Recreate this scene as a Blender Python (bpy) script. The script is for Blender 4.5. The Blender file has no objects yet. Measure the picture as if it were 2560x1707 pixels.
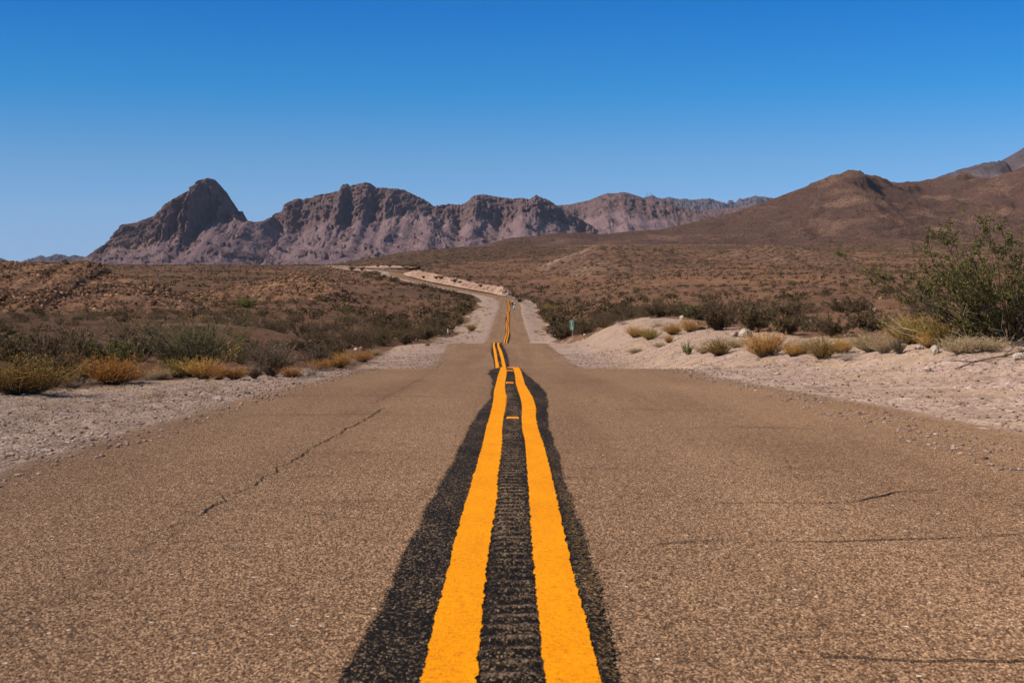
import bpy, math, random
import numpy as np
from mathutils import Vector, Euler
from mathutils.bvhtree import BVHTree

SC = bpy.context.scene
COL = SC.collection
rnd = random.Random(7)
rng = np.random.default_rng(11)

# ------------------------------------------------------------------ camera, sky, sun, exposure
F = 3555.0                      # focal length in photo pixels (50 mm on 36 mm, 2560 px wide)
HOR = 720.0                     # row of the true horizon in the photo
CAMZ = 0.81
PITCH = math.atan((853.5 - HOR) / F)
cam = bpy.data.cameras.new("camera")
cam.lens = 50.0
cam.sensor_width = 36.0
cam.clip_start = 0.1
cam.clip_end = 60000.0
cam.dof.use_dof = True
cam.dof.focus_distance = 13.0
cam.dof.aperture_fstop = 11.0
camo = bpy.data.objects.new("camera", cam)
camo.location = (0, 0, CAMZ)
camo.rotation_euler = (math.pi / 2 - PITCH, 0, 0)
COL.objects.link(camo)
SC.camera = camo

SUN_EL = math.radians(38)
SUN_AZ = math.radians(249)      # clockwise from +Y: left and a little behind the camera
sd = Vector((math.sin(SUN_AZ) * math.cos(SUN_EL), math.cos(SUN_AZ) * math.cos(SUN_EL), math.sin(SUN_EL)))
sun = bpy.data.lights.new("sun", 'SUN')
sun.energy = 4.6
sun.angle = math.radians(0.5)
sun.color = (1.0, 0.88, 0.73)
suno = bpy.data.objects.new("sun", sun)
suno.rotation_euler = (-sd).to_track_quat('-Z', 'Y').to_euler()
suno.location = (-30, -10, 60)
COL.objects.link(suno)

W = bpy.data.worlds.new("World")
SC.world = W
W.use_nodes = True
wn = W.node_tree
for n in list(wn.nodes):
    wn.nodes.remove(n)
wo = wn.nodes.new('ShaderNodeOutputWorld')
wb = wn.nodes.new('ShaderNodeBackground')
sky = wn.nodes.new('ShaderNodeTexSky')
sky.sky_type = 'NISHITA'
sky.sun_disc = False
sky.sun_elevation = SUN_EL
sky.sun_rotation = SUN_AZ
sky.altitude = 1200
sky.air_density = 1.0
sky.dust_density = 0.3
sky.ozone_density = 2.0
tc = wn.nodes.new('ShaderNodeTexCoord')
sx = wn.nodes.new('ShaderNodeSeparateXYZ')
cr = wn.nodes.new('ShaderNodeValToRGB')          # clear-air sky tone low down; warm tint added overhead to neutralise fill light
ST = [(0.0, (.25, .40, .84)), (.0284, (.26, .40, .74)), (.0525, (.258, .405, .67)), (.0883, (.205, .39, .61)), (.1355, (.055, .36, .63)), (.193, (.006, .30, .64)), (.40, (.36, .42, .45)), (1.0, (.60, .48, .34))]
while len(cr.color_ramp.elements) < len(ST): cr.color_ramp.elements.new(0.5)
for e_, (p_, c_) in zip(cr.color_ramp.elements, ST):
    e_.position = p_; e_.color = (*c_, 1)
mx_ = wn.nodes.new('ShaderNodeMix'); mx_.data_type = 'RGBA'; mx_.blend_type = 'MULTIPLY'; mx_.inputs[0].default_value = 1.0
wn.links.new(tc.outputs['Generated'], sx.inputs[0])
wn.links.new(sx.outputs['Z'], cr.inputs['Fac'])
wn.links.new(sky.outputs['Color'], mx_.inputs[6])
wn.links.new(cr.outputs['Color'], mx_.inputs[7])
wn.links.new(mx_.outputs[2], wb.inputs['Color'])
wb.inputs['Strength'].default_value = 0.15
wn.links.new(wb.outputs['Background'], wo.inputs['Surface'])

SC.view_settings.view_transform = 'Standard'
SC.view_settings.look = 'None'
SC.view_settings.exposure = 0.25
SC.view_settings.gamma = 1.0

# ------------------------------------------------------------------ helpers
def unproj(px, py, Y):
    """world point at distance Y along +Y seen at photo pixel px, py"""
    c, s = math.cos(PITCH), math.sin(PITCH)
    a = (np.asarray(px, float) - 1280.0) / F
    b = (853.5 - np.asarray(py, float)) / F
    dy = c + s * b
    t = Y / dy
    return a * t, CAMZ + t * (-s + c * b)

def row_z(py, Y):
    return unproj(1280.0, py, Y)[1]

def pchip(xk, yk, x):
    xk = np.asarray(xk, float); yk = np.asarray(yk, float); x = np.asarray(x, float)
    h = np.diff(xk); d = np.diff(yk) / h
    m = np.zeros_like(yk)
    m[0], m[-1] = d[0], d[-1]
    for i in range(1, len(xk) - 1):
        if d[i-1] * d[i] > 0:
            w1 = 2*h[i] + h[i-1]; w2 = h[i] + 2*h[i-1]
            m[i] = (w1 + w2) / (w1/d[i-1] + w2/d[i])
    i = np.clip(np.searchsorted(xk, x) - 1, 0, len(xk) - 2)
    t = (x - xk[i]) / h[i]
    lo = x < xk[0]; hi = x > xk[-1]
    tc_ = np.clip(t, 0, 1)
    r = ((2*tc_**3 - 3*tc_**2 + 1)*yk[i] + (tc_**3 - 2*tc_**2 + tc_)*h[i]*m[i]
         + (-2*tc_**3 + 3*tc_**2)*yk[i+1] + (tc_**3 - tc_**2)*h[i]*m[i+1])
    r = np.where(lo, yk[0] + (x - xk[0])*m[0], r)
    return np.where(hi, yk[-1] + (x - xk[-1])*m[-1], r)

def sstep(a, b, x):
    t = np.clip((x - a) / (b - a), 0, 1)
    return t*t*(3 - 2*t)

def _hash(ix, iy, seed):
    h = (ix.astype(np.int64) * 374761393 + iy.astype(np.int64) * 668265263 + seed * 1442695041) & 0xFFFFFFFF
    h = ((h ^ (h >> 13)) * 1274126177) & 0xFFFFFFFF
    h = (h ^ (h >> 16))
    h = (h * 2246822519) & 0xFFFFFFFF
    return (h ^ (h >> 15)) & 0xFFFF

def perlin(x, y, seed=0):
    x = np.asarray(x, float); y = np.asarray(y, float)
    x, y = np.broadcast_arrays(x, y)
    ix = np.floor(x); iy = np.floor(y)
    fx = x - ix; fy = y - iy
    u = fx**3*(fx*(fx*6 - 15) + 10); v = fy**3*(fy*(fy*6 - 15) + 10)
    def g(dx, dy):
        a = _hash(ix + dx, iy + dy, seed) * (2*math.pi/65536)
        return np.cos(a)*(fx - dx) + np.sin(a)*(fy - dy)
    return 1.5*((g(0,0)*(1-u) + g(1,0)*u)*(1-v) + (g(0,1)*(1-u) + g(1,1)*u)*v)

def fbm(x, y, oct=4, seed=0, gain=0.5):
    s = 0; a = 1.0
    for o in range(oct):
        s = s + a*perlin(np.asarray(x)*2.03**o, np.asarray(y)*2.03**o, seed + o*17); a *= gain
    return s

def ridged(x, y, oct=4, seed=0, gain=0.5):
    s = 0; a = 1.0; t = 0
    for o in range(oct):
        s = s + a*(1 - 2*np.abs(perlin(np.asarray(x)*2.07**o, np.asarray(y)*2.07**o, seed + o*13))); t += a; a *= gain
    return s/t

def mesh_np(name, V, Fc, mats=None, smooth=True, attrs=None, midx=None):
    V = np.asarray(V, np.float32).reshape(-1, 3); Fc = np.asarray(Fc, np.int32)
    me = bpy.data.meshes.new(name)
    n, k = Fc.shape
    me.vertices.add(len(V)); me.vertices.foreach_set('co', V.ravel())
    me.loops.add(n*k); me.loops.foreach_set('vertex_index', Fc.ravel())
    me.polygons.add(n)
    me.polygons.foreach_set('loop_start', np.arange(0, n*k, k, dtype=np.int32))
    me.polygons.foreach_set('loop_total', np.full(n, k, np.int32))
    for m in (mats or []):
        me.materials.append(m)
    if midx is not None:
        me.polygons.foreach_set('material_index', np.asarray(midx, np.int32))
    me.polygons.foreach_set('use_smooth', np.full(n, smooth, bool))
    for an, av in (attrs or {}).items():
        a = me.attributes.new(an, 'FLOAT', 'POINT'); a.data.foreach_set('value', np.asarray(av, np.float32).ravel())
    me.update(calc_edges=True); me.validate()
    return me

def link(name, me, parent=None, loc=None):
    o = bpy.data.objects.new(name, me); COL.objects.link(o)
    if parent is not None: o.parent = parent
    if loc is not None: o.location = loc
    return o

def tag(o, label=None, cat=None, group=None, kind=None):
    if label: o['label'] = label
    if cat: o['category'] = cat
    if group: o['group'] = group
    if kind: o['kind'] = kind
    return o

def grid_faces(nr, nc):
    i = np.arange(nr*nc).reshape(nr, nc)
    return np.stack([i[:-1, :-1], i[:-1, 1:], i[1:, 1:], i[1:, :-1]], -1).reshape(-1, 4)

# ---- node helper
def mk(name):
    m = bpy.data.materials.new(name); m.use_nodes = True
    nt = m.node_tree
    for n in list(nt.nodes): nt.nodes.remove(n)
    return m, nt

def N(nt, typ, ins=None, **props):
    n = nt.nodes.new('ShaderNode' + typ)
    for k, v in props.items(): setattr(n, k, v)
    for k, v in (ins or {}).items():
        s = n.inputs[k]
        if isinstance(v, bpy.types.NodeSocket): nt.links.new(v, s)
        else: s.default_value = v
    return n

def ramp(nt, fac, stops, interp='LINEAR'):
    n = nt.nodes.new('ShaderNodeValToRGB'); n.color_ramp.interpolation = interp
    e = n.color_ramp.elements
    while len(e) < len(stops): e.new(0.5)
    for q, (p, c) in zip(e, stops):
        q.position = p
        q.color = (c, c, c, 1) if isinstance(c, (int, float)) else (*c, 1)
    nt.links.new(fac, n.inputs['Fac'])
    return n.outputs['Color']

def mixc(nt, fac, a, b, mode='MIX'):
    n = nt.nodes.new('ShaderNodeMix'); n.data_type = 'RGBA'; n.blend_type = mode
    for s, v in ((n.inputs[0], fac), (n.inputs[6], a), (n.inputs[7], b)):
        if isinstance(v, bpy.types.NodeSocket): nt.links.new(v, s)
        elif isinstance(v, (int, float)): s.default_value = v
        else: s.default_value = (*v, 1)
    return n.outputs[2]

def mth(nt, op, a, b=0.0, clamp=False):
    n = nt.nodes.new('ShaderNodeMath'); n.operation = op; n.use_clamp = clamp
    for s, v in ((n.inputs[0], a), (n.inputs[1], b)):
        if isinstance(v, bpy.types.NodeSocket): nt.links.new(v, s)
        else: s.default_value = v
    return n.outputs[0]

def pos(nt, scale=(1, 1, 1)):
    g = nt.nodes.new('ShaderNodeTexCoord')
    if scale == (1, 1, 1): return g.outputs['Object']
    m = nt.nodes.new('ShaderNodeMapping'); m.inputs['Scale'].default_value = scale
    nt.links.new(g.outputs['Object'], m.inputs['Vector'])
    return m.outputs['Vector']

def noise(nt, vec, scale, detail=4, rough=0.55, dist=0.0):
    return N(nt, 'TexNoise', {'Vector': vec, 'Scale': scale, 'Detail': detail, 'Roughness': rough, 'Distortion': dist}).outputs['Fac']

def voro(nt, vec, scale, rand=1.0):
    return N(nt, 'TexVoronoi', {'Vector': vec, 'Scale': scale, 'Randomness': rand})

def chan(nt, col):
    return N(nt, 'SeparateColor', {'Color': col}).outputs['Red']

def attr(nt, name):
    return N(nt, 'Attribute', attribute_name=name).outputs['Fac']

def finish(nt, color, rough=0.9, spec=0.2, bump=None, bdist=0.01, bstr=0.5, alpha=None, metal=0.0, diff_rough=0.0):
    p = N(nt, 'BsdfPrincipled')
    for k, v in (('Base Color', color), ('Roughness', rough), ('Specular IOR Level', spec), ('Metallic', metal)):
        s = p.inputs[k]
        if isinstance(v, bpy.types.NodeSocket): nt.links.new(v, s)
        elif isinstance(v, (int, float)): s.default_value = v
        else: s.default_value = (*v, 1)
    if 'Diffuse Roughness' in p.inputs: p.inputs['Diffuse Roughness'].default_value = diff_rough
    if bump is not None:
        b = N(nt, 'Bump', {'Height': bump, 'Distance': bdist, 'Strength': bstr})
        nt.links.new(b.outputs['Normal'], p.inputs['Normal'])
    out = N(nt, 'OutputMaterial'); sh = p.outputs['BSDF']
    if alpha is not None:
        t = N(nt, 'BsdfTransparent')
        mx = N(nt, 'MixShader', {0: alpha, 1: t.outputs[0], 2: sh}); sh = mx.outputs[0]
    nt.links.new(sh, out.inputs['Surface'])

# ------------------------------------------------------------------ materials
def mat_asphalt():
    m, nt = mk("asphalt")
    P = pos(nt)
    PG = pos(nt, (1, .5, 1)); v1 = voro(nt, PG, 330); v2 = voro(nt, PG, 185)
    g = mth(nt, 'ADD', mth(nt, 'MULTIPLY', chan(nt, v1.outputs['Color']), 0.38), mth(nt, 'MULTIPLY', chan(nt, v2.outputs['Color']), 0.62))
    c = ramp(nt, g, [(0.06, (.019, .0115, .007)), (0.33, (.118, .067, .038)), (0.52, (.225, .130, .072)), (0.72, (.385, .233, .134)), (0.95, (.72, .49, .315))])
    big = noise(nt, pos(nt, (1, .35, 1)), 0.55, 5, 0.6)
    c = mixc(nt, 1.0, c, ramp(nt, big, [(0.3, (.84, .82, .80)), (0.55, (1, 1, 1)), (0.75, (1.12, 1.09, 1.06))]), 'MULTIPLY')
    trk = noise(nt, pos(nt, (1, .03, 1)), 1.3, 3, 0.5)
    c = mixc(nt, 1.0, c, ramp(nt, trk, [(0.35, (.86, .84, .83)), (0.6, (1.06, 1.05, 1.05))]), 'MULTIPLY')
    smud = ramp(nt, noise(nt, pos(nt, (.5, 1, 1)), 1.1, 5, .62, .6), [(0.60, (1, 1, 1)), (0.70, (.74, .72, .71))])
    c = mixc(nt, 1.0, c, smud, 'MULTIPLY')
    blot = noise(nt, P, 9, 3, 0.6)
    c = mixc(nt, 1.0, c, ramp(nt, blot, [(0.3, (.93, .93, .92)), (0.7, (1.07, 1.06, 1.06))]), 'MULTIPLY')
    # pale chips
    v3 = voro(nt, P, 26)
    chip = mth(nt, 'MULTIPLY', mth(nt, 'GREATER_THAN', chan(nt, v3.outputs['Color']), 0.965), mth(nt, 'LESS_THAN', v3.outputs['Distance'], 0.17))
    c = mixc(nt, chip, c, (.78, .70, .58))
    # hairline cracks in patches
    ve = N(nt, 'TexVoronoi', {'Vector': mixc(nt, .12, P, N(nt, 'TexNoise', {'Vector': P, 'Scale': 1.5}).outputs['Color'], 'ADD'), 'Scale': 0.55}, feature='DISTANCE_TO_EDGE')
    cr = mth(nt, 'MULTIPLY', mth(nt, 'LESS_THAN', ve.outputs['Distance'], 0.0035), mth(nt, 'GREATER_THAN', noise(nt, P, 0.7, 2), 0.54))
    c = mixc(nt, mth(nt, 'MULTIPLY', cr, .30), c, (.03, .02, .015))
    # dust towards the ragged edge
    ed = attr(nt, 'edge')
    dn = noise(nt, P, 3.0, 6, 0.7)
    dust = mth(nt, 'SUBTRACT', mth(nt, 'ADD', mth(nt, 'MULTIPLY', dn, 0.9), 0.25), mth(nt, 'MULTIPLY', ed, 2.2), True)
    c = mixc(nt, mth(nt, 'MULTIPLY', dust, 0.85), c, (.38, .29, .235))
    al = mth(nt, 'GREATER_THAN', mth(nt, 'ADD', ed, mth(nt, 'MULTIPLY', mth(nt, 'SUBTRACT', noise(nt, P, 2.2, 8, 0.75), 0.5), 0.55)), 0.12)
    bmp = mth(nt, 'ADD', mth(nt, 'MULTIPLY', v2.outputs['Distance'], .6), mth(nt, 'MULTIPLY', v1.outputs['Distance'], .4))
    finish(nt, c, 0.85, 0.12, mth(nt, 'SUBTRACT', 1.0, bmp), 0.006, 0.55, al, diff_rough=0.8)
    return m

def mat_seal():
    m, nt = mk("black_sealant")
    P = pos(nt)
    PG = pos(nt, (1, .5, 1)); v1 = voro(nt, PG, 260); v2 = voro(nt, PG, 135)
    g = mth(nt, 'ADD', mth(nt, 'MULTIPLY', chan(nt, v1.outputs['Color']), 0.55), mth(nt, 'MULTIPLY', chan(nt, v2.outputs['Color']), 0.45))
    wear = noise(nt, pos(nt, (1, .25, 1)), 5, 5, 0.65)
    g2 = mth(nt, 'ADD', g, mth(nt, 'MULTIPLY', mth(nt, 'SUBTRACT', wear, .5), .55))
    c = ramp(nt, g2, [(0.0, (.005, .004, .0035)), (0.50, (.012, .009, .0075)), (0.66, (.028, .020, .015)), (0.78, (.13, .085, .05)), (1.0, (.40, .27, .16))])
    c = mixc(nt, mth(nt, 'MULTIPLY', attr(nt, 'wear'), mth(nt, 'GREATER_THAN', g2, .38)), c, mixc(nt, g, (.08, .055, .04), (.36, .24, .16)))
    ed = attr(nt, 'edge')
    # overspray of yellow grains beside the right-hand line
    ys = mth(nt, 'MULTIPLY', attr(nt, 'spray'), mth(nt, 'GREATER_THAN', chan(nt, voro(nt, P, 120).outputs['Color']), .80))
    c = mixc(nt, mth(nt, 'MULTIPLY', ys, .8), c, (.30, .17, .03))
    cell = chan(nt, v2.outputs['Color'])
    al = mth(nt, 'GREATER_THAN', mth(nt, 'ADD', ed, mth(nt, 'MULTIPLY', mth(nt, 'SUBTRACT', mth(nt, 'ADD', mth(nt, 'MULTIPLY', noise(nt, P, 14, 6, 0.7), .55), mth(nt, 'MULTIPLY', cell, .45)), 0.5), 1.1)), 0.18)
    bmp = mth(nt, 'ADD', mth(nt, 'MULTIPLY', v2.outputs['Distance'], .6), mth(nt, 'MULTIPLY', v1.outputs['Distance'], .4))
    finish(nt, c, 0.85, 0.08, mth(nt, 'SUBTRACT', 1.0, bmp), 0.005, 0.5, al)
    return m

def mat_yellow():
    m, nt = mk("yellow_road_paint")
    P = pos(nt)
    n1 = noise(nt, P, 60, 5, 0.7); n2 = noise(nt, pos(nt, (1, .3, 1)), 7, 4, 0.6)
    c = ramp(nt, n1, [(0.30, (.62, .165, .0005)), (0.44, (.92, .315, .0008)), (0.58, (.99, .375, .001)), (0.76, (.99, .46, .004))])
    c = mixc(nt, 1.0, c, ramp(nt, n2, [(0.3, (.92, .88, .8)), (0.65, (1.03, 1.03, 1.03))]), 'MULTIPLY')
    v1 = voro(nt, P, 75)
    pit = mth(nt, 'MULTIPLY', mth(nt, 'LESS_THAN', v1.outputs['Distance'], .2), mth(nt, 'GREATER_THAN', chan(nt, v1.outputs['Color']), .80))
    c = mixc(nt, mth(nt, 'MULTIPLY', pit, .65), c, (.30, .10, .006))
    ed = attr(nt, 'edge')
    al = mth(nt, 'GREATER_THAN', mth(nt, 'ADD', ed, mth(nt, 'MULTIPLY', mth(nt, 'SUBTRACT', noise(nt, P, 40, 6, 0.7), .5), .5)), 0.06)
    finish(nt, c, 0.7, 0.06, voro(nt, P, 140).outputs['Distance'], 0.003, 0.5, al)
    return m

def mat_ground():
    m, nt = mk("desert_ground")
    P = pos(nt)
    # brown desert soil
    n1 = noise(nt, P, 0.012, 6, 0.6); n2 = noise(nt, P, 0.22, 6, 0.65); n3 = noise(nt, P, 2.2, 6, 0.7)
    soil = ramp(nt, n2, [(0.25, (.095, .052, .033)), (0.5, (.175, .096, .058)), (0.75, (.275, .150, .087))])
    soil = mixc(nt, 1.0, soil, ramp(nt, n1, [(0.35, (.62, .60, .60)), (0.5, (.95, .92, .9)), (0.66, (1.25, 1.12, 1.0))]), 'MULTIPLY')
    soil = mixc(nt, 1.0, soil, ramp(nt, n3, [(0.3, (.72, .70, .68)), (0.7, (1.2, 1.2, 1.2))]), 'MULTIPLY')
    # dark varnished stones and tiny plants
    vs = voro(nt, P, 0.55)
    spot = mth(nt, 'MULTIPLY', mth(nt, 'LESS_THAN', vs.outputs['Distance'], mth(nt, 'MULTIPLY', n3, .55)), mth(nt, 'GREATER_THAN', chan(nt, vs.outputs['Color']), .35))
    soil = mixc(nt, mth(nt, 'MULTIPLY', spot, .65), soil, (.055, .040, .028))
    vb = voro(nt, P, 2.6)
    peb = mth(nt, 'MULTIPLY', mth(nt, 'LESS_THAN', vb.outputs['Distance'], .30), mth(nt, 'GREATER_THAN', chan(nt, vb.outputs['Color']), .55))
    soil = mixc(nt, mth(nt, 'MULTIPLY', peb, .55), soil, (.075, .048, .035))
    # roadside gravel, mauve grey
    vg = voro(nt, P, 42); vg2 = voro(nt, P, 17)
    gg = mth(nt, 'ADD', mth(nt, 'MULTIPLY', chan(nt, vg.outputs['Color']), .6), mth(nt, 'MULTIPLY', chan(nt, vg2.outputs['Color']), .4))
    grav = ramp(nt, gg, [(0.08, (.11, .072, .056)), (0.32, (.30, .207, .170)), (0.65, (.455, .325, .272)), (0.95, (.68, .52, .44))])
    gn = noise(nt, P, 1.1, 6, 0.65)
    grav = mixc(nt, 1.0, grav, ramp(nt, gn, [(0.3, (.72, .68, .66)), (0.5, (1, 1, 1)), (0.7, (1.1, 1.1, 1.1))]), 'MULTIPLY')
    sandp = ramp(nt, noise(nt, pos(nt, (1, .6, 1)), .33, 6, .65), [(0.45, 0.0), (0.64, .6)])
    grav = mixc(nt, sandp, grav, ramp(nt, noise(nt, P, 7, 5, .7), [(0.3, (.22, .145, .10)), (0.7, (.42, .293, .208))]))
    # dry straw-coloured tufts in the gravel and tan sand
    tn = noise(nt, P, 0.8, 6, 0.7)
    tuft = mth(nt, 'MULTIPLY', mth(nt, 'MULTIPLY', mth(nt, 'SUBTRACT', tn, .48), 5.0, True), attr(nt, 'straw'), True)
    grav = mixc(nt, mth(nt, 'MULTIPLY', tuft, .8), grav, ramp(nt, noise(nt, P, 18, 4, .7), [(0.3, (.34, .235, .13)), (0.7, (.58, .41, .23))]))
    dark = mth(nt, 'MULTIPLY', mth(nt, 'SUBTRACT', noise(nt, pos(nt, (1, .3, 1)), 1.7, 7, .75), .55), 7.0, True)
    grav = mixc(nt, mth(nt, 'MULTIPLY', mth(nt, 'MULTIPLY', dark, mth(nt, 'ADD', attr(nt, 'debris'), .3, True)), .8), grav, (.085, .06, .048))
    gm = mth(nt, 'ADD', attr(nt, 'gravel'), mth(nt, 'ADD', mth(nt, 'MULTIPLY', mth(nt, 'SUBTRACT', noise(nt, P, .9, 7, .7), .5), .8), mth(nt, 'MULTIPLY', mth(nt, 'SUBTRACT', noise(nt, P, .22, 5, .6), .5), 1.0)))
    gm = mth(nt, 'MULTIPLY', mth(nt, 'SUBTRACT', gm, .35), 3.0, True)
    c = mixc(nt, gm, soil, grav)
    bmp = mth(nt, 'ADD', mth(nt, 'ADD', mth(nt, 'MULTIPLY', mth(nt, 'SUBTRACT', 1.0, vg.outputs['Distance']), .35), mth(nt, 'MULTIPLY', noise(nt, P, 9, 6, .7), .5)), mth(nt, 'MULTIPLY', n3, .8))
    finish(nt, c, 0.95, 0.1, bmp, 0.05, 0.65, diff_rough=1.0)
    return m

def mat_hill(name, a, b, pale, spotc, spot_amt, sc=1.0, pale_thr=0.62, spot_scale=0.45, stretch=(1, 1, 1), rockbump=1.0):
    m, nt = mk(name)
    P = pos(nt); PS = pos(nt, stretch)
    n1 = noise(nt, PS, 0.02*sc, 6, 0.62, .4); n2 = noise(nt, P, 0.16*sc, 7, 0.68); n3 = noise(nt, P, 0.9*sc, 6, 0.72)
    c = mixc(nt, ramp(nt, n2, [(0.32, 0.0), (0.68, 1.0)]), a, b)
    c = mixc(nt, ramp(nt, n1, [(pale_thr - .08, 0.0), (pale_thr + .1, 0.85)]), c, pale)
    c = mixc(nt, 1.0, c, ramp(nt, n3, [(0.3, (.6, .58, .56)), (0.7, (1.35, 1.35, 1.35))]), 'MULTIPLY')
    vs = voro(nt, P, spot_scale*sc)
    spot = mth(nt, 'MULTIPLY', mth(nt, 'LESS_THAN', vs.outputs['Distance'], mth(nt, 'MULTIPLY', n3, .75)), mth(nt, 'LESS_THAN', chan(nt, vs.outputs['Color']), mth(nt, 'ADD', n2, .22)))
    c = mixc(nt, mth(nt, 'MULTIPLY', spot, spot_amt), c, spotc)
    bmp = mth(nt, 'ADD', n3, mth(nt, 'MULTIPLY', vs.outputs['Distance'], -.5))
    finish(nt, c, 0.95, 0.08, bmp, 1.2*rockbump/sc, 0.7, diff_rough=1.0)
    return m

def mat_mountain(name, cliff_a, cliff_b, tal_a, tal_b, pale, sc=1.0):
    m, nt = mk(name)
    P = pos(nt); PV = pos(nt, (1, .35, .35))
    cl = attr(nt, 'cliff')
    n1 = noise(nt, PV, 0.010*sc, 7, 0.66, .6); n2 = noise(nt, P, 0.03*sc, 8, 0.7); n3 = noise(nt, pos(nt, (1, 1, .5)), 0.17*sc, 7, 0.75)
    cc = mixc(nt, ramp(nt, n2, [(0.3, 0.0), (0.7, 1.0)]), cliff_a, cliff_b)
    ct = mixc(nt, ramp(nt, n1, [(0.32, 0.0), (0.62, 1.0)]), tal_a, tal_b)
    ct = mixc(nt, ramp(nt, noise(nt, PV, 0.0065*sc, 8, .72, 1.2), [(0.60, 0.0), (0.72, .8)]), ct, pale)
    k = mth(nt, 'ADD', cl, mth(nt, 'MULTIPLY', mth(nt, 'SUBTRACT', noise(nt, P, .006*sc, 7, .7), .5), 1.3))
    k = mth(nt, 'MULTIPLY', mth(nt, 'SUBTRACT', k, .32), 3.2, True)
    c = mixc(nt, k, ct, cc)
    c = mixc(nt, mth(nt, 'MULTIPLY', attr(nt, 'tan'), ramp(nt, n2, [(.35, .2), (.65, 1.0)])), c, (.46, .30, .20))
    c = mixc(nt, 1.0, c, ramp(nt, n3, [(0.3, (.66, .66, .68)), (0.7, (1.3, 1.3, 1.3))]), 'MULTIPLY')
    finish(nt, c, 0.95, 0.05, mth(nt, 'ADD', n3, mth(nt, 'MULTIPLY', n2, 1.6)), 15.0/sc, 0.75, diff_rough=1.0)
    return m

def mat_leaf(name, stops, sat_var=0.25, trans=0.25):
    m, nt = mk(name)
    t = attr(nt, 'tint')
    c = ramp(nt, t, stops)
    oi = N(nt, 'ObjectInfo')
    v = mth(nt, 'ADD', mth(nt, 'MULTIPLY', oi.outputs['Random'], sat_var*2), 1 - sat_var)
    c = N(nt, 'HueSaturation', {'Color': c, 'Value': v, 'Saturation': 1.0, 'Hue': mth(nt, 'ADD', mth(nt, 'MULTIPLY', oi.outputs['Random'], .02), .49)}).outputs['Color']
    d = N(nt, 'BsdfDiffuse', {'Color': c}); tr = N(nt, 'BsdfTranslucent', {'Color': c})
    mx = N(nt, 'MixShader', {0: trans, 1: d.outputs[0], 2: tr.outputs[0]})
    o = N(nt, 'OutputMaterial'); nt.links.new(mx.outputs[0], o.inputs['Surface'])
    return m

def mat_plain(name, col, rough=0.6, spec=0.3, metal=0.0, nscale=30, var=0.15):
    m, nt = mk(name)
    n = noise(nt, pos(nt), nscale, 4, .6)
    c = mixc(nt, 1.0, col, ramp(nt, n, [(0.3, 1 - var), (0.7, 1 + var)]), 'MULTIPLY')
    finish(nt, c, rough, spec, n, 0.002, .2, metal=metal)
    return m

M = {}
M['asphalt'] = mat_asphalt(); M['seal'] = mat_seal(); M['yellow'] = mat_yellow(); M['ground'] = mat_ground()
M['rocky'] = mat_hill("rocky_hill_soil", (.19, .100, .060), (.38, .205, .120), (.47, .29, .18), (.045, .032, .025), .78, 2.4, .60, .5)
M['pinkcut'] = mat_hill("pink_cut_bank", (.30, .185, .130), (.50, .33, .25), (.58, .41, .32), (.16, .10, .07), .75, 2.0, .55, .5)
M['mound'] = mat_hill("mound_soil", (.095, .053, .036), (.205, .118, .077), (.38, .25, .175), (.040, .028, .020), .9, 1.0, .60, .30, rockbump=.5)
M['bighill'] = mat_hill("dark_hill_slope", (.078, .044, .034), (.140, .080, .058), (.25, .148, .10), (.026, .018, .015), .95, .55, .62, .62, (1, .6, 2.2), rockbump=.8)
M['plateau'] = mat_hill("plateau_soil", (.075, .044, .029), (.150, .086, .053), (.28, .17, .11), (.036, .028, .018), .9, .8, .63, .34, rockbump=.5)
M['mtn'] = mat_mountain("purple_mountain_rock", (.120, .077, .082), (.275, .174, .162), (.222, .144, .156), (.325, .216, .220), (.50, .41, .39))
M['mtnfar'] = mat_mountain("far_mountain_rock", (.10, .078, .086), (.165, .125, .135), (.165, .13, .14), (.215, .17, .175), (.42, .35, .31), .6)
M['creosote'] = mat_leaf("creosote_leaves", [(0, (.060, .055, .022)), (.5, (.128, .112, .044)), (1, (.25, .205, .088))])
M['darkleaf'] = mat_leaf("dark_scrub_leaves", [(0, (.068, .047, .028)), (.5, (.140, .096, .054)), (1, (.25, .172, .095))])
M['broom'] = mat_leaf("grey_green_broom_stems", [(0, (.070, .060, .034)), (.5, (.135, .115, .064)), (1, (.26, .215, .12))], .08)
M['gold'] = mat_leaf("golden_dry_twigs", [(0, (.15, .09, .04)), (.4, (.42, .225, .068)), (1, (.72, .43, .15))], .15)
M['orange'] = mat_leaf("orange_dry_twigs", [(0, (.12, .070, .035)), (.4, (.34, .165, .045)), (1, (.58, .31, .09))], .12)
M['straw'] = mat_leaf("pale_straw_twigs", [(0, (.20, .145, .09)), (.5, (.42, .30, .17)), (1, (.62, .48, .29))], .12)
M['olivegold'] = mat_leaf("olive_gold_twigs", [(0, (.11, .085, .030)), (.45, (.26, .185, .055)), (1, (.54, .36, .12))], .12)
M['lime'] = mat_leaf("bright_green_scrub", [(0, (.10, .105, .035)), (.5, (.19, .19, .06)), (1, (.30, .28, .10))], .08)
M['twig'] = mat_leaf("grey_brown_twigs", [(0, (.060, .042, .030)), (.5, (.135, .098, .070)), (1, (.27, .21, .16))], .1, 0.0)
M['paletwig'] = mat_leaf("bleached_twigs", [(0, (.20, .155, .12)), (.5, (.36, .29, .23)), (1, (.55, .47, .39))], .1, 0.0)
M['rockdark'] = mat_leaf("varnished_boulders", [(0, (.05, .033, .024)), (.5, (.17, .098, .060)), (1, (.42, .25, .15))], .1, 0.0)
M['rockpale'] = mat_leaf("pale_boulder", [(0, (.36, .285, .22)), (1, (.54, .44, .355))], .05, 0.0)
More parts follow.
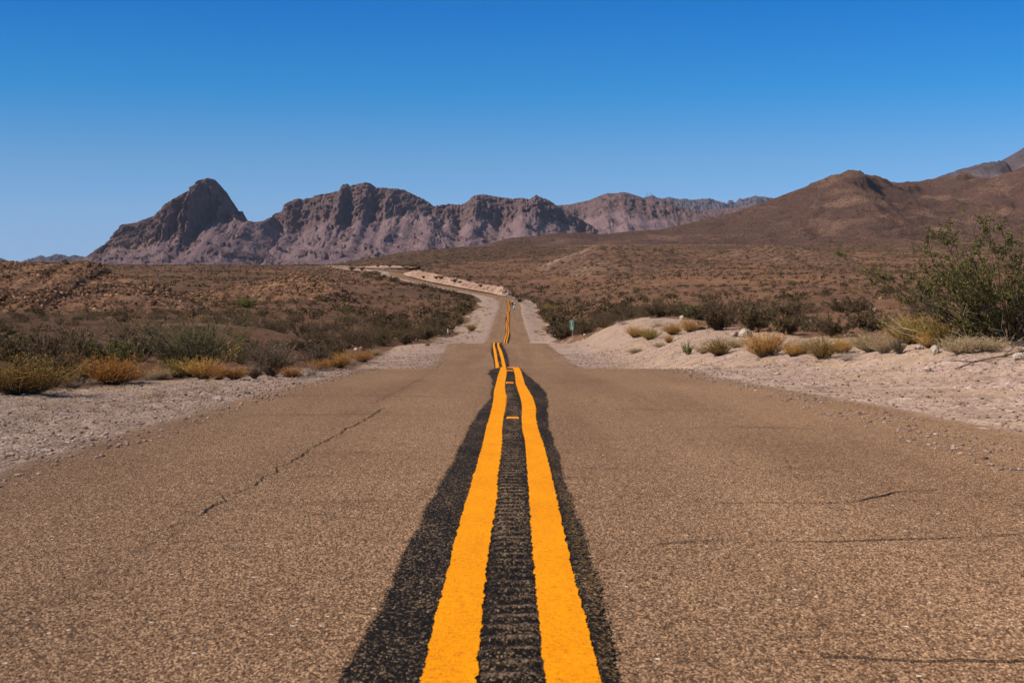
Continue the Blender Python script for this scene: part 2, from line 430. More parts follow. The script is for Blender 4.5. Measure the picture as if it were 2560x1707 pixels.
M['pebble'] = mat_leaf("gravel_stones", [(0, (.10, .068, .054)), (.5, (.29, .205, .168)), (1, (.50, .385, .32))], .05, 0.0)
M['scrubmix'] = mat_leaf("mixed_scrub_leaves", [(0, (.048, .035, .020)), (.4, (.108, .078, .042)), (.7, (.18, .128, .068)), (1, (.32, .21, .09))], .0, .2)
M['signgreen'] = mat_plain("green_sign_sheeting", (.003, .23, .13), .6, .08, 0, 40, .08)
M['signwhite'] = mat_plain("white_sign_sheeting", (.80, .82, .78), .4, .4, 0, 40, .05)
M['steel'] = mat_plain("galvanised_steel", (.42, .41, .39), .5, .5, .6, 60, .15)
M['rust'] = mat_plain("rusted_steel", (.13, .065, .035), .8, .2, 0, 60, .3)
M['whitepaint'] = mat_plain("white_paint", (.80, .80, .80), .3, .5, 0, 20, .04)
M['blackpaint'] = mat_plain("black_paint", (.018, .018, .020), .35, .5, 0, 20, .1)
M['rubber'] = mat_plain("tyre_rubber", (.02, .02, .02), .8, .2, 0, 40, .1)
M['chrome'] = mat_plain("chrome", (.6, .6, .6), .15, .5, 1.0, 20, .05)
M['leather'] = mat_plain("black_leather", (.022, .020, .020), .6, .3, 0, 60, .2)
M['skin'] = mat_plain("skin", (.45, .26, .18), .6, .3, 0, 60, .05)
M['jeans'] = mat_plain("dark_denim", (.03, .036, .055), .8, .1, 0, 60, .2)
M['amber'] = mat_plain("amber_reflector_lens", (.80, .20, .015), .25, .5, 0, 60, .1)
M['markerbody'] = mat_plain("yellow_marker_body", (.88, .42, .03), .5, .3, 0, 60, .1)
M['redlens'] = mat_plain("red_lens", (.5, .02, .02), .2, .5, 0, 60, .1)
#MORE
# ------------------------------------------------------------------ road profile
ZK = [(-30, .62), (0, 0), (6, -.125), (10, -.208)]
for Y_, y_ in [(14.7, 990), (17.8, 960), (21.4, 940), (24.1, 928), (26.5, 920.3)]:
    ZK.append((Y_, float(row_z(y_, Y_))))
for Y_, d_ in [(31, 1.95), (36, 2.40), (42, 2.78), (48, 2.97), (54, 3.03)]:
    ZK.append((Y_, CAMZ - d_))
for Y_, y_ in [(60, 905), (68, 887.5), (75, 872.5), (80, 863), (83.5, 858.7)]:
    ZK.append((Y_, float(row_z(y_, Y_))))
for Y_, d_ in [(90, 3.62), (100, 4.4), (115, 5.4), (140, 6.35), (165, 6.8)]:
    ZK.append((Y_, CAMZ - d_))
for Y_, y_ in [(182, 857), (205, 842), (245, 819.5), (290, 799), (340, 782.5), (380, 770), (410, 759), (432, 750), (447, 746), (475, 738.5), (540, 726), (600, 718), (800, 700), (1150, 674), (1500, 664.5), (2200, 664), (5000, 668), (30000, 690)]:
    ZK.append((Y_, float(row_z(y_, Y_))))
ZY = np.array([k[0] for k in ZK], float); ZZ = np.array([k[1] for k in ZK], float)
def zref(Y): return pchip(ZY, ZZ, Y)
def yref(Y):
    Y = np.asarray(Y, float)
    return HOR - (zref(Y) - CAMZ) / Y * F      # close to the photo row of the road at Y

# photo row -> distance on the road, for the two visible near stretches
_q = np.concatenate([np.linspace(2.8, 26.5, 400)]); _r = yref(_q)
def Y_near(row): return np.interp(-np.asarray(row, float), -_r, _q)
_q2 = np.linspace(54, 83.5, 200); _r2 = yref(_q2)
def Y_hump(row): return np.interp(-np.asarray(row, float), -_r2, _q2)

CX = [(-30, 0.0), (3, 0.0), (14, 0.0), (26, -.05), (54, -.45), (68, -.63), (84, -.95), (120, -.95), (180, -.80), (205, -.70), (245, -.80), (290, -.86), (340, -.90), (380, -.72), (410, -.95), (432, -1.4)]
def cx(Y): return pchip([c[0] for c in CX], [c[1] for c in CX], Y)

# centre line, straight part then the climb to the left
ys = np.concatenate([np.arange(-8, 30, .12), np.arange(30, 90, .4), np.arange(90, 432, 1.5)])
cl = np.stack([cx(ys), ys, zref(ys)], 1)
far = []
for px_, py_, Y_ in [(1258, 744.5, 446), (1225, 737, 466), (1164, 726.5, 500), (1121, 718, 525), (1080, 710.5, 552), (1045, 701.5, 585), (1012, 693.5, 620), (992, 687, 650), (990, 681.5, 690), (962, 676, 760), (904, 671.5, 900), (861, 668.5, 1020), (832, 664, 1180), (815, 663.5, 1300)]:
    X_, Z_ = unproj(px_, py_, Y_); far.append((float(X_), Y_, float(Z_)))
far = np.array(far)
pts = np.vstack([cl[-1:], far])
seg = np.concatenate([[0], np.cumsum(np.linalg.norm(np.diff(pts[:, :2], axis=0), axis=1))])
ss = np.arange(2.0, seg[-1], 3.0)
farc = np.stack([pchip(seg, pts[:, k], ss) for k in range(3)], 1)
CLINE = np.vstack([cl, farc])
tgt = np.gradient(CLINE[:, :2], axis=0); tgt /= np.linalg.norm(tgt, axis=1)[:, None]
NRM = np.stack([tgt[:, 1], -tgt[:, 0]], 1)        # points to the right of travel
NST = len(cl)
SLEN = np.concatenate([[0], np.cumsum(np.linalg.norm(np.diff(CLINE, axis=0), axis=1))])
WL = 2.62 + .10*fbm(SLEN*.12, 3.3, 4, 5) + .05*fbm(SLEN*1.1, 1.3, 3, 6)
WR = np.interp(SLEN - 8, [-8, 9, 14.5, 18, 30], [3.7, 3.7, 3.28, 3.04, 2.95]) + .12*fbm(SLEN*.10, 9.3, 4, 8) + .05*fbm(SLEN*1.2, 7.3, 3, 9)
WL[NST:] = 3.3; WR[NST:] = 3.3

def ribbon(name, L, Rr, lift, mats, nx=9, soft=.25, sel=slice(None), crown=.012, extra=None, smooth=True):
    C = CLINE[sel]; Nn = NRM[sel]; L = L[sel]; Rr = Rr[sel]
    u = np.linspace(0, 1, nx)
    off = -L[:, None]*(1-u) + Rr[:, None]*u
    V = np.zeros((len(C), nx, 3))
    V[:, :, 0] = C[:, None, 0] + Nn[:, None, 0]*off
    V[:, :, 1] = C[:, None, 1] + Nn[:, None, 1]*off
    V[:, :, 2] = C[:, None, 2] + lift - crown*(off/2.8)**2
    d = np.minimum(off + L[:, None], Rr[:, None] - off)
    at = {'edge': np.clip(d/soft, 0, 1)}
    if extra: at.update(extra(V, off, u))
    return mesh_np(name, V, grid_faces(len(C), nx), mats, smooth, at)

road = link("road", ribbon("road", WL + .25, WR + .25, .0, [M['asphalt']], 25, .8))
tag(road, kind='structure')

# ---- sealant band and the two yellow lines, widths read along the road
def band(name, tab_l, tab_r, lift, mat, dy, soft, wob_l, wob_r, extra=None, nx=5, ripple=None, Yend=432.0):
    """tab: (Y, X) of each border"""
    Yg = np.concatenate([np.arange(1.5, 26, dy), np.arange(26, 90, .25), np.arange(90, Yend, 1.0)])
    tl = np.array(sorted(tab_l)); tr = np.array(sorted(tab_r))
    L = pchip(tl[:, 0], tl[:, 1], Yg) + wob_l(Yg); R = pchip(tr[:, 0], tr[:, 1], Yg) + wob_r(Yg)
    u = np.linspace(0, 1, nx)
    V = np.zeros((len(Yg), nx, 3))
    V[:, :, 0] = L[:, None]*(1-u) + R[:, None]*u
    V[:, :, 1] = Yg[:, None]
    V[:, :, 2] = zref(Yg)[:, None] + lift*np.clip(1 + Yg/20, 1, 14)[:, None] - .012*((V[:, :, 0] - cx(Yg)[:, None])/2.8)**2
    if ripple is not None: V[:, :, 2] += ripple(V[:, :, 0], V[:, :, 1])
    d = np.minimum(V[:, :, 0] - L[:, None], R[:, None] - V[:, :, 0])
    at = {'edge': np.clip(d/soft, 0, 1), 'spray': np.zeros(V.shape[:2]), 'wear': np.zeros(V.shape[:2])}
    if ripple is not None: at['wear'] = np.clip((ripple(V[:, :, 0], V[:, :, 1]) - .0062)/.0030, 0, 1)*np.clip(.65 + .8*fbm(V[:, :, 0]*9, V[:, :, 1]*2.5, 3, 188), 0, 1)
    if extra: at['spray'] = extra(V, u)
    return mesh_np(name, V, grid_faces(len(Yg), nx), [mat], True, at)

def toX(rows, f):   # [(row, px)] -> [(Y, X)]
    out = []
    for r, p in rows:
        y = float(f(r)); out.append((y, (p - 1280)/F*y))
    return out
NEAR = [(1707, 1050, 1195, 1362, 1505), (1650, 1063, 1197, 1354, 1490), (1550, 1086, 1207, 1344.5, 1464), (1450, 1113, 1215, 1335, 1437), (1350, 1137.5, 1228, 1328, 1414),
        (1250, 1167, 1243, 1322, 1393), (1200, 1181, 1245, 1319, 1382), (1150, 1196, 1252, 1315, 1369), (1110, 1207, 1256, 1312, 1358), (1075, 1214, 1256, 1305, 1346), (1050, 1222, 1259, 1303.6, 1341),
        (1020, 1229.5, 1265.5, 1304.5, 1340), (1000, 1233, 1268, 1301, 1334), (980, 1234.7, 1263.5, 1294.6, 1322.7), (960, 1240, 1263, 1289, 1311.7), (940, 1245, 1266.6, 1287, 1306), (930, 1248.7, 1267, 1284.4, 1303), (921, 1251, 1265, 1281, 1297)]
HUMP = [(917, 1238.5, 1248, 1255, 1264.5), (900, 1236.7, 1244, 1252.5, 1260.7), (880, 1234, 1241, 1247, 1255), (862, 1232, 1237, 1243, 1248)]
def edge_tab(k):
    t = toX([(r[0], r[k]) for r in NEAR], Y_near) + toX([(r[0], r[k]) for r in HUMP], Y_hump)
    sp = (-.215, -.075, .075, .215)[k-1]
    for Y_ in (110, 150, 182, 205, 225, 245, 270, 290, 315, 340, 360, 380, 395, 410, 425, 432):
        t.append((Y_, float(cx(Y_)) + sp + .10*math.sin(Y_*.09)))
    t.append((1.0, t[0][1]*1.0))
    return t
SEAL_L = toX([(1707, 838), (1600, 898), (1500, 947), (1400, 998.5), (1300, 1050), (1240, 1084), (1180, 1110), (1130, 1140), (1080, 1163), (1040, 1186), (1015, 1209), (1000, 1222), (980, 1227), (960, 1228), (945, 1226), (936, 1219), (928, 1222), (921, 1242)], Y_near) \
    + toX([(918, 1235), (900, 1232), (880, 1227), (865, 1229), (860, 1228)], Y_hump)
SEAL_R = toX([(1707, 1562), (1600, 1540), (1500, 1509), (1400, 1480), (1300, 1448), (1240, 1423), (1180, 1409), (1130, 1394), (1080, 1378), (1040, 1369), (1015, 1371), (1000, 1370), (980, 1362), (960, 1344), (945, 1327), (935, 1314), (928, 1306), (921, 1300)], Y_near) \
    + toX([(918, 1273), (900, 1271), (880, 1265), (865, 1257), (860, 1254)], Y_hump)
for Y_ in (115, 150, 182, 210, 235, 255, 280, 300, 330, 360, 390, 415, 432):
    wl_ = .30 + .16*max(0, math.sin(Y_*.05)); wr_ = .30 + .14*max(0, math.sin(Y_*.06 + 2))
    SEAL_L.append((Y_, float(cx(Y_)) - wl_)); SEAL_R.append((Y_, float(cx(Y_)) + wr_))
SEAL_L.append((1.0, SEAL_L[0][1])); SEAL_R.append((1.0, SEAL_R[0][1]))

def groove(X, Y):      # rumble grooves milled between the lines
    near = 1 - sstep(15, 22, Y)
    inside = sstep(-.075, -.050, X - cx(Y)) * (1 - sstep(.055, .085, X - cx(Y)))
    g = np.sin(Y*2*math.pi/.125 + 1.2*perlin(Y*1.3, X*4, 4))
    return near*inside*(.0050 + .0050*g*(.8 + .4*perlin(Y*.9, 3.3, 8)))
sealme = band("road_sealant", SEAL_L, SEAL_R, .005, M['seal'], .02, .05,
              lambda Y: .016*fbm(Y*1.1, 2.2, 4, 31) + .006*fbm(Y*9, 5.2, 3, 32), lambda Y: .016*fbm(Y*1.0, 8.2, 4, 33) + .006*fbm(Y*9, 1.2, 3, 34),
              lambda V, u: sstep(.20, .235, V[:, :, 0]) * (1 - sstep(.235, .30, V[:, :, 0])) * (1 - sstep(5, 9, V[:, :, 1])) * .8,
              nx=33, ripple=groove)
tag(link("road_sealant", sealme), kind='structure')
def wob(seed, a):
    return lambda Y: (1.1*a*perlin(Y*8.0, seed*1.7, seed) + .8*a*perlin(Y*19, seed*.7, seed + 3) + .5*a*perlin(Y*45, seed*.3, seed + 4)) * (1 - .6*sstep(20, 60, Y))
for i_, (a_, b_, s_) in enumerate(((1, 2, 51), (3, 4, 57))):
    me = band("road_marking", edge_tab(a_), edge_tab(b_), .008, M['yellow'], .015, .012, wob(s_, .0045 if i_ else .004), wob(s_ + 2, .0055 if not i_ else .004), nx=5)
    tag(link("road_marking", me), kind='structure')

# ---- long cracks in the asphalt: thin tar-dark ribbons following traced lines
def road_pt(px, py):
    y = float(Y_near(py)); return np.array([(px - 1280)/F*y, y])
CRK = [([(485, 1292), (530, 1268), (580, 1235), (640, 1207), (700, 1170), (760, 1132), (830, 1092), (900, 1055), (960, 1022)], 1.0),
       ([(1640, 1364), (1740, 1358), (1850, 1354), (1960, 1355), (2060, 1354), (2170, 1352), (2280, 1350), (2400, 1345), (2470, 1341), (2560, 1335)], 1.0),
       ([(1800, 1259), (1900, 1258), (2000, 1260), (2080, 1257), (2150, 1250), (2210, 1240), (2270, 1229), (2345, 1222)], .9),
       ([(2060, 1651), (2160, 1651), (2290, 1657), (2420, 1658), (2600, 1660)], 1.1),
       ([(2340, 1122), (2440, 1124), (2560, 1126)], .7), ([(1765, 1104), (1830, 1106)], .6), ([(2075, 1120), (2110, 1116)], .6),
       ([(310, 1344), (360, 1336), (420, 1322), (485, 1292)], .55), ([(320, 1385), (380, 1362), (450, 1330)], .5), ([(0, 1420), (80, 1395), (160, 1380)], .5),
       ([(930, 1010), (1000, 975), (1060, 945)], .5), ([(1290, 1265), (1400, 1262)], .4), ([(60, 1540), (200, 1480), (330, 1425)], .4)]
CV = []; CF = []
for line, wgt in CRK:
    p = np.array([road_pt(*q) for q in line])
    sl = np.concatenate([[0], np.cumsum(np.linalg.norm(np.diff(p, axis=0), axis=1))])
    s_ = np.linspace(0, sl[-1], max(6, int(sl[-1]/.03)))
    q = np.stack([np.interp(s_, sl, p[:, 0]), np.interp(s_, sl, p[:, 1])], 1)
    t = np.gradient(q, axis=0); t /= np.linalg.norm(t, axis=1)[:, None]; nn = np.stack([t[:, 1], -t[:, 0]], 1)
    q = q + nn*(.035*fbm(s_*2.5, line[0][0], 4, 71))[:, None]
    w = .72*wgt*np.clip(.0052 + .0035*fbm(s_*1.8, line[0][1], 4, 72), .0022, .009)*(.5 + q[:, 1]/12)*(1.35 if line[0][0] > 1280 else .75)
    a = q + nn*w[:, None]; b = q - nn*w[:, None]
    base = sum(len(v) for v in CV)
    z = lambda k: zref(k[:, 1]) + .004 - .012*((k[:, 0])/2.8)**2
    v = np.zeros((len(q), 2, 3)); v[:, 0, :2] = a; v[:, 1, :2] = b; v[:, 0, 2] = z(a); v[:, 1, 2] = z(b)
    CV.append(v.reshape(-1, 3)); CF.append(grid_faces(len(q), 2) + base)
M['crack'] = mat_plain("dark_road_crack", (.022, .015, .012), .9, .1)
tag(link("road_cracks", mesh_np("road_cracks", np.vstack(CV), np.vstack(CF), [M['crack']])), kind='structure')

# ------------------------------------------------------------------ ground sheet
CTRL = [
 (0, 1170, 7.6), (0, 1020, 11.2), (0, 985, 13.6), (0, 962, 18), (0, 905, 29), (0, 862, 50), (0, 822, 90), (0, 806, 140), (0, 790, 200), (0, 774, 250), (0, 745, 350), (0, 705, 560), (0, 668, 1300), (0, 662, 2000),
 (300, 1050, 10.4), (300, 968, 16.8), (300, 930, 25), (300, 890, 38), (300, 850, 66), (300, 815, 120), (300, 794, 190), (300, 776, 250), (300, 756, 320), (300, 716, 480), (300, 682, 860), (300, 664, 1500),
 (600, 985, 16.5), (600, 948, 21), (600, 908, 33), (600, 865, 56), (600, 825, 100), (600, 798, 160), (600, 776, 240), (600, 750, 330), (600, 724, 440), (600, 692, 640), (600, 672, 1000), (600, 665, 1500),
 (900, 913, 27), (900, 906, 57), (900, 894, 66), (900, 877, 84), (900, 860, 112), (900, 828, 150), (900, 795, 200), (900, 774, 260), (900, 755, 340), (900, 724, 480), (900, 697, 640), (900, 679, 900), (900, 666, 1400),
 (1060, 904, 59), (1060, 876, 73), (1060, 861, 84), (1060, 853, 140), (1060, 842, 180), (1060, 815, 245), (1060, 790, 310), (1060, 768, 380), (1060, 744, 440), (1060, 728, 480), (1060, 690, 720), (1060, 650, 1200), (1060, 632, 1600),
 (1400, 915, 52), (1400, 904, 60), (1400, 866, 81), (1400, 861, 95), (1400, 855, 150), (1400, 842, 205), (1400, 818, 265), (1400, 790, 345), (1400, 762, 430), (1400, 735, 520), (1400, 690, 720), (1400, 640, 1150), (1400, 616, 1600),
 (1570, 925, 27), (1570, 912, 44), (1570, 901, 57), (1570, 880, 65), (1570, 852, 72), (1570, 822, 79), (1570, 802, 87), (1570, 801, 115), (1570, 788, 150), (1570, 765, 225), (1570, 742, 330), (1570, 715, 480), (1570, 680, 700), (1570, 634, 1150), (1570, 616, 1500),
 (1750, 940, 24), (1750, 915, 31), (1750, 888, 41), (1750, 862, 50), (1750, 838, 60), (1750, 815, 76), (1750, 797, 102), (1750, 770, 165), (1750, 742, 270), (1750, 715, 420), (1750, 670, 720), (1750, 634, 1150), (1750, 616, 1500),
 (2100, 1008, 15), (2100, 965, 19), (2100, 928, 24), (2100, 896, 29), (2100, 868, 36), (2100, 830, 52), (2100, 792, 85), (2100, 760, 140), (2100, 732, 240), (2100, 706, 420), (2100, 665, 760), (2100, 630, 1150), (2100, 613, 1500),
 (2400, 1045, 12), (2400, 985, 15.5), (2400, 925, 19), (2400, 882, 22.5), (2400, 858, 26), (2400, 830, 38), (2400, 790, 70), (2400, 755, 130), (2400, 725, 240), (2400, 700, 420), (2400, 660, 760), (2400, 625, 1150), (2400, 610, 1500),
 (2700, 1060, 10.5), (2700, 1010, 13), (2700, 930, 17), (2700, 870, 21), (2700, 845, 26), (2700, 815, 40), (2700, 780, 75), (2700, 745, 140), (2700, 715, 260), (2700, 690, 450), (2700, 650, 760), (2700, 605, 1500),
 (-300, 1020, 10), (-300, 960, 18), (-300, 905, 30), (-300, 825, 90), (-300, 735, 350), (-300, 664, 1500), (-300, 664, 4000), (300, 667, 4000), (900, 667, 4000), (1500, 640, 4000), (2100, 640, 4000), (2700, 640, 4000)]
for Y_ in (3, 6, 10, 15, 22, 30, 40, 50, 60, 75, 90, 110, 140, 180, 220, 270, 330, 390, 430): CTRL.append((1270, float(yref(Y_)), Y_))
for i_ in range(4, len(farc), 14):
    f_ = farc[i_]; CTRL.append((1280 + f_[0]/f_[1]*F, HOR - (f_[2] - CAMZ)/f_[1]*F, f_[1]))
ctl = np.array(CTRL)
cA = np.stack([ctl[:, 0]/420.0, np.log(ctl[:, 2])*1.3], 1); cR = yref(ctl[:, 2]) - ctl[:, 1]
def _U(r2): return np.where(r2 > 1e-9, r2*np.log(r2 + 1e-12)*.5, 0)
n_ = len(cA)
K = _U(((cA[:, None] - cA[None])**2).sum(-1)) + np.eye(n_)*.004
Pm = np.hstack([np.ones((n_, 1)), cA])
TPS = np.linalg.solve(np.block([[K, Pm], [Pm.T, np.zeros((3, 3))]]), np.concatenate([cR, np.zeros(3)]))
def tps(px, Y):
    px = np.clip(px, -500, 3000).ravel(); Y = np.clip(Y, 3, 4500).ravel()
    a = np.stack([px/420.0, np.log(Y)*1.3], 1); out = np.zeros(len(a))
    for k in range(0, len(a), 40000):
        b = a[k:k+40000]
        out[k:k+40000] = _U(((b[:, None] - cA[None])**2).sum(-1)) @ TPS[:n_] + TPS[n_] + b @ TPS[n_+1:]
    return out

def road_dist(X, Y):
    """signed sideways distance to the centre line, index of the nearest station"""
    X = X.ravel(); Y = Y.ravel()
    d = X - cx(np.clip(Y, -30, 432)); idx = np.clip(np.searchsorted(ys, Y), 0, NST - 1)
    far_m = (Y > 425) & (Y < 1400)
    if far_m.any():
        q = np.where(far_m)[0]; C = CLINE[NST-4:]
        for k in range(0, len(q), 20000):
            j = q[k:k+20000]
            dd = (X[j][:, None] - C[None, :, 0])**2 + (Y[j][:, None] - C[None, :, 1])**2
            b = dd.argmin(1); nn = NRM[NST-4:][b]
            sg = np.sign((X[j] - C[b, 0])*nn[:, 0] + (Y[j] - C[b, 1])*nn[:, 1])
            d[j] = sg*np.sqrt(dd.min(1)); idx[j] = b + NST - 4
    d = np.where(Y >= 1400, 999, d)
    return d, idx

def gz(X, Y, detail=True):
    sh = np.shape(X); X = np.asarray(X, float).ravel(); Y = np.asarray(Y, float).ravel()
    Yc = np.maximum(Y, 3.0)
    px = 1280 + X/np.maximum(Y, 8.0)*F if False else 1280 + X/Yc*F
    px = np.where(Y < 10, 1280 + X/10.0*F, px)
    R = tps(px, np.maximum(Y, 9.0))
    z = zref(Y) + R*np.maximum(Y, 9.0)/F
    d, idx = road_dist(X, Y)
    ad = np.abs(d)
    w = 1 - sstep(3.0, 7.5, ad)
    zr = np.where(Y < 428, zref(Y), CLINE[idx, 2])
    z = z*(1-w) + zr*w
    if detail:
        a = sstep(3.0, 6.0, ad)
        z = z + a*(.035*fbm(X*.9, Y*.9, 4, 90) + .22*sstep(5, 14, ad)*fbm(X*.13, Y*.13, 4, 91) + 1.1*sstep(20, 60, ad)*sstep(60, 260, Y)*fbm(X*.022, Y*.022, 5, 92)
                   + .35*sstep(12, 30, ad)*sstep(40, 120, Y)*ridged(X*.07, Y*.07, 3, 93))
        z = z + .02*sstep(2.3, 3.3, ad)*fbm(X*4, Y*4, 3, 94)*(1 - sstep(40, 60, Y))
    # under the asphalt: kept below it
    dip = (1 - sstep(2.4, 3.2, ad))*(.012 + .0007*Yc) + .020*(1 - sstep(3.2, 4.6, ad))*(Y < 60)
    z = z - np.minimum(dip, .4) - .012
    return z.reshape(sh)

NT = 620; tcore = np.linspace(-1, 1, NT); tcol = .40*tcore + .32*np.sign(tcore)*np.abs(tcore)**5
yrow = np.concatenate([np.linspace(-8, 2.4, 40, endpoint=False), 2.4*np.exp(np.linspace(0, math.log(4500/2.4), 920)), np.array([6000., 8000, 11000, 16000, 24000, 34000])])
GX = tcol[None]*(yrow[:, None] + 12); GY = np.broadcast_to(yrow[:, None], GX.shape)
GZ = gz(GX, GY)
gd, gi = road_dist(GX, GY); gd = gd.reshape(GX.shape)
sdR = sstep(0, 1, gd*0 + 1)
# gravel width by side and distance
wr_ = np.interp(GY, [0, 12, 20, 27, 36, 50, 66, 88, 120, 200, 300, 400, 440, 500, 2000], [9.5, 9.5, 9.6, 9.6, 10.2, 11, 11.4, 10.0, 6.4, 7.0, 7.2, 8.0, 8, 7, 6])
wl_ = np.interp(GY, [0, 10, 14, 20, 27, 40, 60, 84, 120, 200, 300, 400, 440, 500, 2000], [6.0, 6.0, 5.6, 5.0, 4.8, 5.4, 5.4, 6.4, 7.2, 8.0, 8.2, 8.0, 8, 7, 6])
wd = np.where(gd > 0, wr_, wl_) + sstep(60, 110, GY)*1.6*fbm(GY*.045 + 50*(gd > 0), .7, 4, 151)
gravel = 1 - sstep(wd - 1.0, wd + .9, np.abs(gd))
straw = sstep(3.6, 5.5, np.abs(gd))*(1 - sstep(wd, wd + 1.5, np.abs(gd)))*.9 + np.where(gd < 0, .25, .0)*(1 - sstep(20, 30, GY))
debris = .85*(1 - sstep(.2, 1.1, np.abs(np.abs(gd) - 3.2)))
gme = mesh_np("ground", np.stack([GX, GY, GZ], -1), grid_faces(*GX.shape), [M['ground']], True, {'gravel': gravel, 'straw': straw, 'debris': debris})
ground = link("ground", gme); tag(ground, kind='structure')

# ------------------------------------------------------------------ hills and mountains
HILLS = []
def ridge(name, sil, Yc, front, back, mat, prof, crag=1.5, crag_f=.06, relief=0.0, rel_scale=40.0, spur=.12, spur_px=60., bulge=None, ydrift=0.0, base=None,
          nc=420, nf=110, nb=30, cliff_s=.62, cliff_amt=1.0, tanband=None, cliff_relief=0.0, seed=1, crag_mask=None, stretch=2.6, talus=None):
    s_ = np.array(sorted(sil), float); px = np.linspace(s_[0, 0], s_[-1, 0], nc)
    py = np.interp(px, s_[:, 0], s_[:, 1])
    cm = 1.0 if crag_mask is None else np.interp(px, *zip(*crag_mask))
    py = py - crag*cm*(ridged(px*crag_f, seed*1.1, 4, seed) - .45) - crag*cm*.5*fbm(px*crag_f*4, seed*2.2, 3, seed + 5)
    yy = Yc*(1 + ydrift*fbm(px/240.0, seed*3.1, 3, seed + 9)) if np.isscalar(Yc) else np.interp(px, *zip(*Yc))
    fr = np.full(nc, front) if np.isscalar(front) else np.interp(px, *zip(*front))
    sp = spur*(fbm(px/spur_px, seed*5.5, 2, seed + 20))
    if bulge is not None: bg = np.interp(px, *zip(*bulge))
    else: bg = np.zeros(nc)
    s = np.linspace(0, 1, nf); pf = np.array(prof); h = pchip(pf[:, 0], pf[:, 1], s)
    zc = np.array([float(row_z(a, b)) for a, b in zip(py, yy)])
    Yf = yy[None] - fr[None]*(1 - s[:, None])
    env = np.sin(np.pi*np.clip(s, 0, 1)**.8)
    if prof is MTNP: bg = bg[None]*(1 + .8*fbm(px[None]/22.0, s[:, None]*7.0, 4, seed + 90))
    else: bg = bg[None]
    envb = np.clip((1 - s)/.12, 0, 1)*(sstep(.46, .74, s) if prof is MTNP else sstep(.05, .35, s))
    Yv = Yf - fr[None]*(sp[None]*env[:, None] + bg*envb[:, None])
    Xr = (px - 1280)/F*yy
    X = Xr[None]*np.ones((nf, 1))*(1 - 0*s[:, None])
    X = (px[None] - 1280)/F*(yy[None]*.5 + Yv*.5)
    # keep bearing spread moderate so that slopes stay solid from other viewpoints
    zb = gz(X[0], Yf[0], False) - 2.0 if base is None else np.full(nc, base)
    H = h[:, None]*np.ones((1, nc)); cs = np.full(nc, cliff_s)
    if prof is MTNP:
        ht = np.clip(.56 + .13*fbm(px/70.0, seed*7.1, 2, seed + 70), .36, .80); st = np.clip(.74 + .04*fbm(px/60.0, seed*4.4, 2, seed + 71), .62, .86)
        if talus is not None:
            t_ = np.interp(px, *zip(*talus)); ht = np.clip(ht - .56 + t_, .25, .92)
        a = np.clip(s[:, None]/st[None], 0, 1); b = np.clip((s[:, None] - st[None])/(1 - st[None]), 0, 1)
        H = ht[None]*(a**1.45) + (1 - ht[None])*(1 - (1 - b)**1.8); cs = st
    ZC = np.maximum(zc, zb + .5)[None]*np.ones((nf, 1))
    if prof is MTNP:
        sg = 26.0; kx = np.exp(-((px[:, None] - px[None])/sg)**2/2); kx /= kx.sum(1, keepdims=True); zs = np.minimum(kx @ zc, zc + 45)
        wb = sstep(cs[None] - .12, cs[None]*.35 + .65, s[:, None])
        ZC = zs[None]*(1 - wb) + ZC*wb
    Z = zb[None] + (np.maximum(ZC, zb[None] + .5) - zb[None])*H
    if relief:
        r = ridged((X + .5*rel_scale*fbm(X/rel_scale, Yv/rel_scale, 2, seed + 39))/rel_scale, Yv/(rel_scale*stretch), 5, seed + 40) - .45
        r2 = fbm(X/(rel_scale*.35), Yv/(rel_scale*.35), 4, seed + 45)
        e2 = (np.clip((1 - s)/.10, 0, 1)*sstep(0, .2, s))[:, None]
        Z = Z + relief*e2*(r + .35*r2)*np.clip((zc - zb)/np.max(zc - zb), .15, 1)[None]
    if cliff_relief:
        S2 = s[:, None]*np.ones((1, nc))
        ce = sstep(cs[None] - .03, cs[None] + .05, S2)*(.25 + .75*np.clip((1 - S2)/.05, 0, 1))
        wx = 18*fbm(X/90.0, Z/70.0, 3, seed + 61)
        fl = .75*(ridged((X + wx)/46.0, Z/85.0, 6, seed + 60, .66) - .4) + .45*fbm((X + wx)/170.0, Z/120.0, 3, seed + 63)
        blk = fbm(X/30.0, Z/24.0, 5, seed + 66, .6)
        Yv = Yv - cliff_relief*ce*(fl + .6*blk)
        te = sstep(.03, .2, S2)*(1 - sstep(cs[None] - .04, cs[None] + .04, S2))
        gx = X + 60*fbm(X/200.0, S2*3.0, 3, seed + 80) + 25*fbm(X/60.0, S2*6.0, 2, seed + 83)
        gl = ridged(gx/80.0, S2*1.6, 5, seed + 81, .6)
        Z = Z + te*cliff_relief*.27*(gl - .5)*(.35 + .65*sstep(-.3, .4, fbm(X/300.0, S2*2.0, 2, seed + 86)))
        Z = Z + te*cliff_relief*.16*fbm(X/150.0, Yv/150.0, 6, seed + 87, .6)
        out = sstep(.42, .62, fbm(X/60.0, S2*9.0, 5, seed + 84, .6))*te      # outcrops on the talus
        Z = Z + out*cliff_relief*.18
    hb = np.linspace(0, 1, nb + 1)[1:]
    Yb = yy[None] + back*hb[:, None]; Xb = (px[None] - 1280)/F*yy[None]*np.ones((nb, 1))
    zbb = zb - 3.0
    Zb = zbb[None] + (Z[-1] - zbb)[None]*((1 - hb)**1.4)[:, None]
    Zb = Zb + relief*.6*(np.sin(np.pi*hb)[:, None])*(ridged(Xb/rel_scale, Yb/rel_scale, 4, seed + 50) - .5)
    V = np.concatenate([np.stack([X, Yv, Z], -1), np.stack([Xb, Yb, Zb], -1)])
    c0 = sstep(cs[None] - .06, cs[None] + .06, s[:, None])*cliff_amt
